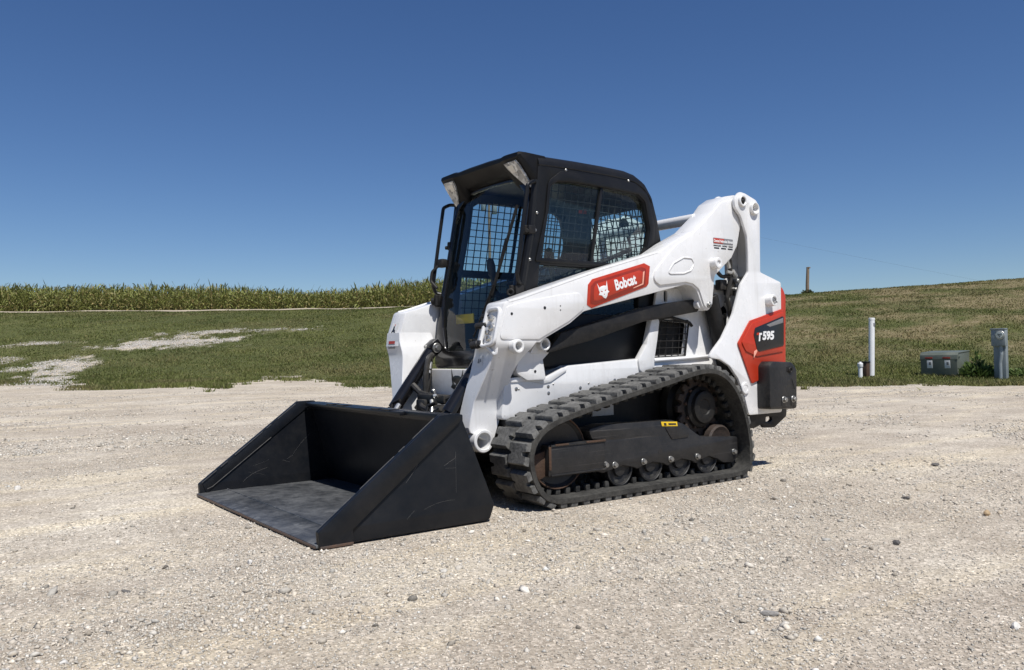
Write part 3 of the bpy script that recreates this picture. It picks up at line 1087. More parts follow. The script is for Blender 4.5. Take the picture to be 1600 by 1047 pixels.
bd = obj('brand_badge', badge([(-.283, -.052), (-.243, .055), (-.205, .078), (.235, .078), (.278, .050), (.236, -.047), (.215, -.060), (-.255, -.078)], .600, .6035), 'red', loader, label='red badge with white cat head and lettering on the left arm')
obj('badge_field', badge([(-.258, -.050), (-.226, .043), (-.192, .062), (.205, .062), (.240, .042), (.206, -.045), (.185, -.054), (-.225, -.067)], .6035, .6050), 'red_dark', bd)
obj('badge_field', badge([(-.228, -.040), (-.205, .030), (-.18, .046), (.180, .046), (.208, .030), (.176, -.030), (-.20, -.048)], .6050, .6060), 'red', bd)
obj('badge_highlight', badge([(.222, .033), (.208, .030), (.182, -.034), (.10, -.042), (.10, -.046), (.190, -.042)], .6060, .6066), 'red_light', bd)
tx, tz = on_arm(0.045, 0.002)
obj('lettering', text('Bobcat', 0.084, (tx, .6068, tz), (sx_, 0, sz_), (sz_ * 1.0, 0, -sx_ * 1.0), 0.0012, 0.0030, 0.76), 'logo_white', bd)

CAT = [(-.50, .66), (-.36, .30), (-.16, .37), (.12, .37), (.36, .30), (.52, .64), (.47, .12), (.42, -.06), (.56, -.20), (.37, -.26), (.24, -.48), (.06, -.62), (-.10, -.54), (-.28, -.30), (-.55, -.20), (-.41, -.04), (-.46, .16)]
CAT_H = [[(-.33, .08), (-.10, -.01), (-.13, -.09), (-.26, -.05)], [(.33, .08), (.26, -.05), (.13, -.09), (.10, -.01)], [(-.09, -.24), (.09, -.24), (0, -.36)]]


def cat(sz, c, axis):
    if axis == 'y':
        f = lambda p: on_arm(c[0] + p[0] * sz, c[1] + p[1] * sz)
        return plate([[f(p) for p in q] for q in [CAT] + CAT_H], .6056, .6074, 'y', 0.0003)
    f = lambda p: (c[0] + p[0] * sz, c[1] + p[1] * sz)
    return plate([[f(p) for p in q] for q in [CAT] + CAT_H], axis, axis + .003, 'x', 0.0005)


obj('cat_emblem', cat(0.076, (-0.140, -0.004), 'y'), 'logo_white', bd)
# dealer sticker
ds = obj('dealer_sticker', plate([xz(fillet([(-0.790, 1.532, 0), (-0.790, 1.494, 0), (-0.990, 1.494, 0), (-0.990, 1.532, 0)], .006, 3))], .611, .6125, 'y', .0004), 'decal_grey', loader)
obj('sticker_field', plate([[(-0.793, 1.529), (-0.793, 1.497), (-0.885, 1.497), (-0.900, 1.529)]], .6125, .6131, 'y', .0002), 'red', ds)
obj('lettering', text('Central Nebraska Bobcat', 0.026, (-0.890, .6136, 1.512), (-1, 0, 0), (0, 0, 1), .0008, .0006, 0.72), 'logo_white', ds)
obj('lettering', text('GRAND ISLAND  ·  HASTINGS  ·  KEARNEY', 0.0135, (-0.890, .6118, 1.481), (-1, 0, 0), (0, 0, 1), .0008, .0003, .78), 'decal_black', ds)
objs('small_print', [plate([[(x0, 1.470), (x0, 1.461), (x0 - .05, 1.461), (x0 - .05, 1.470)]], .611, .6118, 'y', .0002) for x0 in (-.798, -.868, -.936)], 'decal_black', ds)

# ---- front auxiliary coupler block in its oval guard (left arm only)
cp = obj('coupler_guard', None or tube([(p[0], p[1], p[2]) for p in fillet([(.912, .478, 1.036), (.906, .588, 1.040), (.955, .594, .855), (.968, .478, .835)], .035, 5)], .0105, 8, True), 'white', loader)
obj('guard_web', tube([(.965, .52, .850), (.938, .585, .79), (.93, .585, .855)], .008, 6, False, .01), 'white', cp)
obj('backing_plate', plate([xz(fillet([(.49, 1.03, 0), (.58, 1.03, 0), (.58, .86, 0), (.49, .84, 0)], .03, 4))],   .890, .897, 'x', .002), 'recess', cp, fn=lambda p: (p[0] + (1.03 - p[2]) * .22, p[1], p[2]))
for (y, z, r) in ((.525, .985, .020), (.545, .935, .024), (.515, .910, .018), (.535, .880, .022)):
    x = .893 + (1.03 - z) * .22
    obj('hydraulic_coupler', [lathe((x, y, z), (1, .1, .1), [(r, 0), (r, .016), (r * .8, .018), (r * .8, .032), (r * .45, .036), (r * .45, .030), (0, .030)], 16)], 'coupler', cp)
obj('dust_cap', [cyl((.955, .485, .855), (.985, .425, .845), .021, 16), cyl((.965, .465, .852), (.972, .45, .849), .0235, 12)], 'plastic', cp)
obj('dust_cap', [cyl((.925, .485, .955), (.955, .428, .948), .017, 16)], 'plastic', cp)
obj('dust_cap', [cyl((.91, .485, 1.005), (.93, .448, 1.0), .013, 16)], 'plastic', cp)
# warning stickers on the arms' front faces
def front_sticker(y0, y1, z0, z1, side, name, mat='sticker'):
    def fx(z):
        return np.interp(z, [.61, .66, .70, .75, .80, .862, .93, 1.066], [.975, .966, .958, .950, .944, .946, .9365, .891])
    V, F = [], []
    n = 5
    for i in range(n):
        z = z0 + (z1 - z0) * i / (n - 1)
        V += [(fx(z) + .002, y0, z), (fx(z) + .002, y1, z)]
    for i in range(n - 1):
        F.append([2 * i, 2 * i + 1, 2 * i + 3, 2 * i + 2])
    return V, F


st = obj('warning_sticker', front_sticker(-.565, -.487, .935, 1.005, -1, ''), 'sticker', loader)
def pic(y, z, s, up=0.003):
    def fx(z):
        return float(np.interp(z, [.61, .66, .70, .75, .80, .862, .93, 1.066], [.975, .966, .958, .950, .944, .946, .9365, .891])) + up
    return ([(fx(z - s), y - s * .8, z - s), (fx(z - s), y + s * .8, z - s), (fx(z + s), y + s * .3, z + s), (fx(z + s), y - s * .5, z + s)], [[0, 1, 2, 3]])


objs('pictogram', [pic(-.53, .965, .018), pic(-.512, .95, .010), pic(-.545, .949, .008)], 'decal_black', st)
objs('pictogram', [pic(-.525, .991, .006)], 'red', st)
st2 = obj('warning_sticker', front_sticker(-.568, -.484, .842, .872, -1, ''), 'decal_grey', loader)
obj('sticker_field', [front_sticker(-.566, -.486, .872, .890, -1, '')], 'red', st2)
objs('small_print', [pic(-.548 + k * .019, .857, .005, .0035) for k in range(4)], 'logo_white', st2)
st3 = obj('warning_sticker', front_sticker(.425, .478, .735, .79, 1, ''), 'sticker', loader)
objs('pictogram', [pic(.445, .762, .012), pic(.462, .765, .008)], 'decal_grey', st3)

# ---- rear uprights with towers
UP = [(-1.236, 1.322), (-1.467, 1.262), (-1.447, 0.372), (-1.09, 0.372), (-1.045, 0.50), (-0.985, 0.615), (-0.90, 0.700), (-0.80, 0.745), (-0.700, 0.757), (-0.735, 0.795), (-0.828, 0.875), (-0.947, 1.031), (-1.036, 1.233),
      (-1.118, 1.318), (-1.118, 1.45), (-1.112, 1.56), (-1.052, 1.690), (-0.990, 1.745), (-0.985, 1.800), (-1.041, 1.848), (-1.092, 1.842), (-1.211, 1.808), (-1.247, 1.760)]
UR = [.02, .015, .02, .02, .05, .06, .06, .06, .01, .05, .05, .12, .08, .03, .1, .1, .08, .04, .04, .04, .05, .05, .04]


def ring_poly(cx, cz, r, n=18):
    return [(cx + r * math.cos(2 * math.pi * k / n), cz + r * math.sin(2 * math.pi * k / n)) for k in range(n)]


up_poly = xz(fillet([(p[0], p[1], 0) for p in UP], UR, 4))
upr = obj('rear_upright', plate([up_poly, ring_poly(-1.177, 1.752, .026)], .617, .640, 'y', .005), 'white', loader)
IN = [(-1.236, 1.322), (-1.445, 1.262), (-1.43, 0.42), (-1.05, 0.42), (-1.0, 0.60), (-0.38, 0.70), (-0.325, 0.755), (-0.385, 1.02), (-0.42, 1.19), (-0.52, 1.205), (-0.64, 1.20), (-0.71, 1.08), (-0.78, 1.06), (-0.90, 1.27),
      (-1.0, 1.235), (-1.07, 1.20), (-1.118, 1.318), (-1.112, 1.56), (-1.052, 1.690), (-0.990, 1.745), (-0.985, 1.800), (-1.041, 1.848), (-1.092, 1.842), (-1.211, 1.808), (-1.247, 1.760)]
in_poly = xz(fillet([(p[0], p[1], 0) for p in IN], .03, 4))
oval = xz(fillet([(-1.02, 1.08, 0), (-1.09, 1.12, 0), (-1.13, 1.07, 0), (-1.10, .96, 0), (-1.03, .90, 0), (-1.0, .96, 0)], .03, 4))
grille_hole = xz(fillet([(-.398, 1.0, 0), (-.352, .765, 0), (-.655, .772, 0), (-.695, .985, 0)], .02, 3))
slot_h = xz(fillet([(-.475, 1.19, 0), (-.515, 1.19, 0), (-.515, 1.11, 0), (-.475, 1.11, 0)], .02, 4))
obj('inner_plate', plate([in_poly, oval, grille_hole, slot_h, ring_poly(-1.177, 1.752, .026)], .440, .462, 'y', .004), 'white', upr)
# tower's rear web and pivot tubes
obj('rear_web', [rbox((-1.236, .54, 1.53), (.014, .155, .42), .004), rbox((-1.452, .54, .80), (.014, .155, .86), .004),
                 rbox((-1.345, .54, 1.285), (.24, .155, .014), .003, Matrix.Rotation(R_(-14.5), 3, 'Y'))], 'white', upr)
obj('pivot_tube', [ring((-1.177, .455, 1.752), (-1.177, .662, 1.752), .043, .030)], 'white', upr)
obj('pivot_pin', [ring((-1.056, .636, 1.792), (-1.056, .656, 1.792), .040, .024), ], 'white', upr)
obj('pivot_bolt', [cyl((-1.056, .45, 1.792), (-1.056, .648, 1.792), .024), cyl((-1.056, .648, 1.792), (-1.056, .658, 1.792), .014, 6)], 'black_dull', upr)
obj('lynch_pin', [ring((-1.322, .636, 1.135), (-1.322, .690, 1.135), .040, .022), cyl((-1.322, .638, 1.135), (-1.322, .672, 1.135), .024)], 'white', upr)
obj('split_pin', [tube([(-1.318 + .016 * math.cos(k * .6), .692, 1.133 + .016 * math.sin(k * .6)) for k in range(11)], .003, 6), tube([(-1.335, .692, 1.128), (-1.352, .69, 1.122)], .003, 6)], 'steel', upr)
obj('pin_boss', [ring((-1.045, .636, .548), (-1.045, .652, .548), .040, .018), cyl((-1.045, .636, .548), (-1.045, .650, .548), .020, 12)], 'white', upr)
upr_far = mirror(upr)

# red quarter panel with black model plate
rp = [(-1.466, 1.078), (-1.105, 0.991), (-0.975, 0.844), (-1.112, 0.580), (-1.190, 0.600), (-1.28, 0.66), (-1.448, 0.716)]
quarter = obj('rear_quarter_panel', plate([xz(fillet([(p[0], p[1], 0) for p in rp], .01, 3))], .640, .652, 'y', .004), 'red', loader, label='red rear quarter panel with black model number plate')
rp2 = [(-1.462, 1.058), (-1.115, 0.975), (-1.005, 0.850), (-1.045, 0.795), (-1.16, 0.76), (-1.455, 0.79)]
obj('raised_border', plate([xz(fillet([(p[0], p[1], 0) for p in rp2], .012, 3))], .652, .660, 'y', .006), 'red', quarter)
rp3 = [(-1.459, 1.030), (-1.14, 0.945), (-1.125, 0.90), (-1.158, 0.80), (-1.18, 0.79), (-1.452, 0.828)]
obj('model_plate', plate([xz(fillet([(p[0], p[1], 0) for p in rp3], .012, 3))], .660, .664, 'y', .002), 'decal_black', quarter)
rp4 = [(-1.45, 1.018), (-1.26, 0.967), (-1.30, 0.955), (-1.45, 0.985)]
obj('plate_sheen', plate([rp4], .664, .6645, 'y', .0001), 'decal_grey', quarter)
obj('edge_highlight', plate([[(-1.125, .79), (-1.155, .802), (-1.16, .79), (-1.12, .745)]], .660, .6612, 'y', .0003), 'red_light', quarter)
obj('lettering', text('595', .076, (-1.275, .6652, .893), (-1, 0, .03), (.03, 0, 1), .0015, .0036, 1.12, .15), 'logo_white', quarter)
obj('lettering', text('T', .070, (-1.178, .6652, .882), (-1, 0, .03), (.03, 0, 1), .0015, .0036, 1.0, .15), 'logo_white', quarter)
obj('letter_accent', plate([[(-1.150, .912), (-1.178, .916), (-1.176, .900), (-1.149, .897)]], .6658, .6668, 'y', .0002), 'red', quarter)
mirror(quarter)

# tailgate
tg = obj('tailgate', plate([xz(fillet([(-1.468, 1.235, 0), (-1.535, 1.225, 0), (-1.565, 1.17, 0), (-1.545, .66, 0), (-1.468, .66, 0)], [.01, .05, .04, .02, .01], 5))], -.605, .605, 'y', .02), 'red', loader)
obj('tailgate_core', rbox((-1.40, 0, .80), (.10, .86, .80), .01), 'black_dull', tg)
# counterweights
cw = obj('counterweight', plate([xz(fillet([(-1.19, .418, 0), (-1.19, .685, 0), (-1.22, .708, 0), (-1.43, .698, 0), (-1.472, .655, 0), (-1.465, .408, 0)], [.012, .02, .02, .03, .03, .012], 4))], .600, .742, 'y', .014), 'counter', loader)
objs('rib', [rbox((-1.186, .622 + k * .030, .545), (.012, .010, .25), .003) for k in range(4)], 'counter', cw)
obj('lift_eye', [rbox((-1.40, .742, .666), (.07, .008, .034), .003), ring((-1.40, .744, .660), (-1.40, .752, .660), .020, .012, 16)], 'black_dull', cw)
for x in (-1.325, -1.43):
    obj('bolt', [cyl((x, .74, .463), (x, .748, .463), .024, 16), cyl((x, .747, .463), (x, .766, .463), .017, 6)], 'steel', cw)
    obj('bolt_recess', [rbox((x, .7425, .446), (.05, .006, .055), .002)], 'decal_black', cw)
obj('cast_mark', [tube([(-1.42, .7425, .60), (-1.45, .7425, .53)], .0025, 5)], 'counter', cw)
mirror(cw)
tl = [(-1.10, .392), (-1.545, .392), (-1.535, .335), (-1.40, .268), (-1.285, .272), (-1.265, .30), (-1.17, .275), (-1.10, .30)]
to = xz(fillet([(-1.30, .345, 0), (-1.375, .345, 0), (-1.38, .318, 0), (-1.35, .302, 0), (-1.30, .302, 0)], .014, 4))
tie = obj('tie_down_bracket', plate([xz(fillet([(p[0], p[1], 0) for p in tl], .02, 3)), to], .585, .612, 'y', .004), 'black_dull', loader)
mirror(tie)

# ---- main frame
MF = [(0.835, 0.452), (0.805, 0.64), (0.775, 0.658), (0.646, 0.664), (0.56, 0.648), (0.50, 0.655), (0.405, 0.70), (0.36, 0.716), (-0.20, 0.745), (-0.80, 0.76), (-1.05, 0.70), (-0.80, 0.67), (-0.20, 0.60), (0.35, 0.535), (0.55, 0.46), (0.70, 0.448)]
frame = obj('main_frame', plate([xz(fillet([(p[0], p[1], 0) for p in MF], .02, 4))], -.493, .493, 'y', .01), 'white', loader)
obj('chaincase', plate([[(0.80, .455), (.50, .62), (-1.05, .70), (-1.05, .25), (-.9, .21), (.66, .21), (.80, .28)]], -.485, .485, 'y', .01), 'black_dull', frame)
blts = []
for (x, z, r) in ((0.74, .607, .011), (.722, .605, .005), (.515, .612, .010), (.478, .625, .005), (.513, .575, .010), (.275, .596, .010), (.21, .62, .006), (.165, .603, .006), (.0, .632, .010)):
    blts.append(lathe((x, .491, z), (0, 1, 0), [(r, 0), (r, .004), (r * .6, .006), (0, .006)], 10))
objs('rivet', blts, 'steel', frame)
obj('ledge', plate([xz(fillet([(.80, .645, 0), (.80, .662, 0), (.63, .672, 0), (.54, .655, 0), (.40, .712, 0), (.38, .70, 0), (.50, .64, 0), (.56, .632, 0), (.64, .648, 0)], .012, 3))], .44, .500, 'y', .004), 'white', frame)
obj('step_edge', plate([xz(fillet([(-.20, .745, 0), (-.21, .69, 0), (-.245, .665, 0), (-.33, .70, 0), (-.33, .745, 0), (-.36, .87, 0), (-.385, 1.0, 0), (-.325, 1.005, 0), (-.275, .84, 0)], .02, 4))], .462, .505, 'y', .006), 'white', frame)
obj('frame_rail', tube([(-.335, .50, .742), (-.69, .50, .755), (-.87, .50, .765)], .010, 8), 'white', frame)
obj('weld_plate', rbox((.10, .49, .49), (.17, .012, .13), .003), 'white_dirty', frame)
# link bracket with its ring on the frame
br = obj('link_bracket', plate([xz(fillet([(.715, .808, 0), (.60, .800, 0), (.525, .806, 0), (.545, .79, 0), (.575, .765, 0), (.555, .655, 0), (.68, .655, 0), (.76, .70, 0)], [.02, .004, .004, .01, .01, .01, .01, .03], 3))], .44, .520, 'y', .004), 'white', frame)
obj('bracket_ring', [plate([xz(fillet([(.66, .800, 0), (.61, .885, 0), (.565, .885, 0), (.525, .806, 0)], [.0, .03, .03, .0], 4)), ring_poly(.584, .848, .024)], .500, .525, 'y', .003), ring((.584, .49, .848), (.584, .562, .848), .036, .023)], 'white', frame)
obj('bracket_slot', [cyl((.628, .5195, .700), (.628, .5225, .700), .008, 10, .0004)], 'decal_black', frame)
# black lower link between arm lug and frame
lk = obj('lower_link', plate([xz(fillet([(.56, .80, 0), (.455, .908, 0), (.29, .946, 0), (-.216, 1.070, 0), (-.66, 1.128, 0), (-.72, 1.10, 0), (-.70, 1.055, 0), (-.40, 1.012, 0), (-.20, .985, 0), (.25, .868, 0), (.40, .838, 0)], [.01, .01, .01, 0, .03, .03, .02, 0, 0, .01, .01], 4))], .500, .548, 'y', .003), 'black_dull', loader)
obj('link_pin', [cyl((-.685, .49, 1.098), (-.685, .585, 1.098), .028), cyl((-.685, .585, 1.098), (-.685, .592, 1.098), .014, 6)], 'white', lk)
mirror(lk)
# lift cylinder
lc = obj('lift_cylinder', [cyl((-.785, .53, 1.36), (-.865, .53, 1.10), .030), cyl((-.845, .53, 1.16), (-1.01, .53, .62), .052, 24), ring((-.785, .475, 1.362), (-.785, .60, 1.362), .05, .02)], 'black_dull', loader)
mirror(lc)
# hoses and fittings in the tower gap
hz = obj('hose_bundle', [tube([(-.99, .55, 1.50), (-1.03, .55, 1.40), (-1.05, .54, 1.28), (-1.02, .53, 1.15), (-1.06, .53, 1.0), (-1.03, .53, .9)], .016, 8, False, .05),
                         tube([(-1.03, .52, 1.47), (-1.06, .53, 1.38), (-1.08, .52, 1.25), (-1.05, .50, 1.12)], .014, 8, False, .05),
                         tube([(-.93, .52, 1.33), (-.97, .53, 1.29), (-1.03, .54, 1.30), (-1.10, .53, 1.24), (-1.10, .52, 1.17)], .013, 8, False, .04),
                         tube([(-.90, .48, 1.18), (-.95, .49, 1.06), (-1.02, .49, 1.02), (-1.06, .48, 1.05), (-1.05, .48, .95)], .011, 8, False, .05),
                         rbox((-1.0, .50, 1.24), (.07, .05, .07), .01), rbox((-1.07, .51, 1.21), (.05, .06, .08), .01)], 'hose', loader)
objs('hose_fitting', [tube([(-1.0, .555, 1.40), (-1.02, .555, 1.35)], .013, 8), tube([(-1.045, .56, 1.33), (-1.085, .555, 1.295)], .017, 8), tube([(-.985, .56, 1.325), (-1.03, .56, 1.318)], .012, 8),
                     cyl((-1.10, .53, 1.27), (-1.10, .57, 1.265), .016, 8), cyl((-1.075, .53, 1.215), (-1.08, .565, 1.21), .012, 6)], 'zinc', hz)
# engine hood and side grille
hood = obj('engine_hood', plate([xz(fillet([(-.52, 1.05, 0), (-.52, .60, 0), (-1.40, .60, 0), (-1.44, 1.22, 0), (-1.20, 1.215, 0), (-.90, 1.10, 0)], .03, 4))], -.41, .41, 'y', .03), 'black_dull', loader)
gw = []
for k in range(6):
    x0, x1 = -.385 - k * .058, -.352 - k * .060
    gw.append(tube([(x0, .470, 1.0), (x1, .470, .765)], .0032, 5))
for k in range(6):
    z = .775 + k * .044
    gw.append(tube([(-.352 - (z - .765) * .16, .472, z), (-.652 - (z - .772) * .19, .472, z + .004)], .0032, 5))
gr = obj('side_grille', gw, 'black_dull', loader)
obj('grille_frame', [tube([(-.398, .470, 1.0), (-.350, .470, .762), (-.658, .470, .768), (-.70, .470, .985)], .007, 6, True), tube([(-.40, .472, 1.005), (-.52, .475, 1.018), (-.70, .475, .985), (-.725, .475, .962)], .010, 6)], 'black_dull', gr)
objs('engine_bay_part', [cyl((-.45, .33, .83), (-.60, .35, .80), .028, 12), cyl((-.42, .30, .80), (-.42, .36, .86), .02, 10), rbox((-.5, .27, .92), (.2, .06, .1), .02)], 'zinc', gr)
mirror(gr)

# ---- bucket
bucket = obj('bucket', [
    # back plate, leaning forward towards its top
    loft([[(p[0], y, p[1]) for p in [(1.155, .03), (1.165, .012), (1.20, .008), (1.225, .030), (1.245, .075), (1.350, .475), (1.335, .500), (1.315, .495), (1.225, .10)]] for y in (-.824, .824)]),
    ], 'bucket', loader, label='wide black bucket with scratched paint and steel lip')
SP = [(2.040, .074), (2.036, .012), (1.175, .012), (1.147, .080), (1.335, .522), (1.445, .520)]
sp = xz(fillet([(p[0], p[1], 0) for p in SP], [.008, .004, .02, .02, .012, .012], 3))
CS = [(2.040, .074), (2.036, .012), (1.887, .012), (1.891, .068), (1.345, .488), (1.335, .522), (1.445, .520)]
cs = xz(fillet([(p[0], p[1], 0) for p in CS], [.008, .004, .004, .004, .006, .012, .012], 3))
for s in (1, -1):
    a, b = sorted((s * .822, s * .840))
    pl = obj('side_plate', plate([sp], a, b, 'y', .003), 'bucket', bucket)
    a, b = sorted((s * .840, s * .853))
    obj('side_cutter', plate([cs], a, b, 'y', .003), 'bucket', bucket)
    cs2 = [(2.02, .07), (2.00, .02), (1.97, .055), (1.365, .503), (1.44, .516)]
    a, b = sorted((s * .815, s * .822))
    obj('inner_stiffener', plate([cs2], a, b, 'y', .002), 'bucket', bucket)
obj('floor_plate', [rbox((1.575, 0, .019), (.78, 1.640, .014), .002)], 'bucket_floor', bucket)
lip = plate([[(2.046, -.838), (2.046, -.30), (2.049, .10), (2.046, .838), (1.885, .838), (1.885, -.838)]], .006, .030, 'z', .003)
obj('cutting_edge', lip, 'bucket_floor', bucket, fn=lambda p: (p[0], p[1], p[2] if p[0] < 2.0 else .012 + (p[2] - .012) * .55))
obj('worn_lip', [rbox((2.050, 0, .013), (.010, 1.672, .010), .002)], 'edge_steel', bucket)
obj('skid_shoe', [rbox((1.96, .847, .010), (.15, .016, .012), .002)], 'edge_steel', bucket)
obj('top_rail', [rbox((1.342, 0, .498), (.075, 1.645, .040), .008), rbox((1.392, -.20, .505), (.03, 1.2, .02), .005)], 'bucket', bucket)
for y in (-.45, -.31, .12, .24):
    obj('step_pad', rbox((1.375, y, .5185), (.06, .085, .007), .002), 'decal_black', bucket)
obj('weld_bead', tube([(1.883, -.82, .031), (1.883, .82, .031)], .004, 6), 'bucket_floor', bucket)
# worn bright edges and scratches
def worn(pts, r=.0016, mat='scuff', name='worn_edge'):
    obj(name, tube(pts, r, 4), mat, bucket)


for (t0, t1) in ((.02, .16), (.20, .27), (.34, .62), (.66, .71), (.78, .97)):
    for (s, yy) in ((1, .821), (-1, -.8145)):
        a_, b_ = Vector((2.041, s * abs(yy), .0755)), Vector((1.446, s * abs(yy), .5225))
        worn([tuple(a_.lerp(b_, t0)), tuple(a_.lerp(b_, t1))], .0018 if s > 0 else .0014)
worn([(2.0, -.814, .045), (1.97, -.814, .056), (1.80, -.814, .182), (1.62, -.814, .315)], .002)
gs = random.Random(5)
for k in range(8):
    x0, z0 = gs.uniform(1.25, 1.85), gs.uniform(.04, .30)
    if z0 > .02 + (2.0 - x0) * .68 or x0 < 1.17 + z0 * .45:
        continue
    L_, an, cv = gs.uniform(.05, .26), gs.uniform(-.3, .9), gs.uniform(-1.5, 1.5)
    pp = []
    for i in range(6):
        t = i / 5 * L_
        pp.append((max(x0 - t * math.cos(an + cv * t), 1.36), .8402, min(z0 + t * math.sin(an + cv * t), .02 + (2.0 - (x0 - t)) * .70)))
    worn(pp, gs.uniform(.0003, .0006), 'scuff', 'scratch_mark')
for k in range(6):
    x0, z0 = gs.uniform(1.40, 1.80), gs.uniform(.06, .25)
    L_, an, cv = gs.uniform(.05, .22), gs.uniform(-.5, 1.2), gs.uniform(-2, 2)
    worn([(x0 - i / 5 * L_ * math.cos(an + cv * i / 5 * L_), -.8218, z0 + i / 5 * L_ * math.sin(an + cv * i / 5 * L_) * .7) for i in range(6)], gs.uniform(.0003, .0006), 'scuff', 'scratch_mark')
for k in range(9):
    x0, y0 = gs.uniform(1.3, 1.98), gs.uniform(-.7, .7)
    L_, an = gs.uniform(.05, .35), gs.gauss(0, .25)
    worn([(x0 - i / 4 * L_ * .5 * math.cos(an), y0 + i / 4 * L_ * math.sin(an) + .01 * math.sin(i), .0264 if x0 < 1.88 else .0302) for i in range(5)], gs.uniform(.0003, .0006), 'scuff', 'scratch_mark')
# coupler plate behind the bucket
qa = obj('attachment_plate', [plate([[(1.14, .05), (1.235, .46), (1.20, .48), (1.10, .08)]], -.56, .56, 'y', .006), rbox((1.10, .38, .30), (.08, .05, .36), .01), rbox((1.10, -.38, .30), (.08, .05, .36), .01)], 'black_dull', loader)
objs('attachment_lever', [tube([(1.16, y, .42), (1.12, y, .52), (1.10, y + .05, .54)], .012, 8) for y in (-.2, .2)], 'black_dull', qa)

# ---- tilt cylinders with their guards
def tilt(side):
    s = side
    c = obj('tilt_cylinder', [loft([[(x - .045 * .8, s * yy, z - .045 * .6), (x - .01, s * yy, z + .06), (x + .035, s * yy, z + .035), (x + .045, s * yy, z - .01)] for (x, z, yy) in ()]) if False else
                              tube([(.775, s * .30, .850), (1.055, s * .30, .482)], .040, 18), cyl((1.03, s * .30, .515), (1.14, s * .30, .365), .024), rbox((.775, s * .30, .845), (.085, .085, .085), .018, Matrix.Rotation(R_(38), 3, 'Y'))], 'black_gloss', loader)
    obj('pivot_bolt', [cyl((.780, s * .25, .843), (.780, s * .355, .843), .030, 20), cyl((.780, s * .236, .843), (.780, s * .25, .843), .018, 6)], 'steel', c)
    return c


tilt(-1)
tilt(1)
hb = obj('tilt_hose', [tube([(.835, -.22, .80), (.875, -.20, .78), (.90, -.19, .68), (.905, -.19, .56), (.93, -.19, .50)], .017, 8, False, .04),
                       tube([(.83, -.25, .78), (.85, -.24, .66), (.87, -.24, .55), (.95, -.22, .48)], .017, 8, False, .04),
                       tube([(.95, -.26, .62), (.93, -.20, .57), (.92, -.05, .55), (.94, .06, .53), (.92, .14, .56)], .019, 8, False, .05),
                       tube([(.92, -.16, .54), (.99, -.10, .50), (.98, .02, .47), (1.0, .14, .50)], .015, 8, False, .05),
                       rbox((.93, -.05, .545), (.06, .30, .05), .012), rbox((.95, -.13, .49), (.06, .10, .10), .015), rbox((.96, .06, .48), (.06, .12, .06), .015)], 'hose', loader)
objs('hose_fitting', [tube([(.85, -.222, .755), (.865, -.215, .715)], .016, 8), tube([(.87, -.215, .705), (.875, -.212, .690)], .020, 6), tube([(.895, -.215, .635), (.90, -.21, .575)], .010, 8),
                     tube([(1.05, -.25, .51), (1.075, -.25, .475)], .015, 8), tube([(.965, -.02, .535), (.975, .0, .515)], .012, 8), cyl((.965, .03, .555), (.985, .045, .57), .012, 6),
                     tube([(.985, .02, .50), (1.0, .035, .465)], .009, 8), cyl((.955, -.005, .578), (.965, -.005, .60), .010, 6)], 'zinc', hb)
# front cross panel with the cat head
fp = obj('front_cross_panel', rbox((.790, 0, .60), (.09, .70, .225), .008), 'white_dirty', loader)
obj('cat_emblem', [cat(0.120, (.055, .632), .8355)], 'decal_black', fp)
obj('lower_guard', rbox((.80, 0, .40), (.10, .70, .20), .01), 'black_dull', fp)

# ---- cab
CABY = .42
SO = [(.492, 1.895), (-.25, 1.895), (-.36, 1.862), (-.425, 1.78), (-.470, 1.645), (-.505, 1.49), (-.535, 1.20), (-.535, .72), (.69, .72), (.672, .85), (.628, 1.13), (.552, 1.45), (.505, 1.75)]
so_ = xz(fillet([(p[0], p[1], 0) for p in SO], [.01, .05, .06, .08, .1, .1, .1, .02, .02, .05, .05, .05, .05], 4))
WIN = [(.415, 1.77), (.36, 1.803), (.243, 1.812), (-.013, 1.808), (-.30, 1.795), (-.365, 1.755), (-.405, 1.576), (-.375, 1.46), (-.33, 1.40), (-.33, 1.338), (.500, 1.338), (.445, 1.582)]
wi_ = xz(fillet([(p[0], p[1], 0) for p in WIN], [.03, .03, .02, .02, .05, .05, .05, .03, .02, .02, .02, .05], 4))
LOWW = xz(fillet([(.508, 1.312, 0), (.545, 1.02, 0), (-.30, 1.02, 0), (-.30, 1.312, 0)], .02, 4))


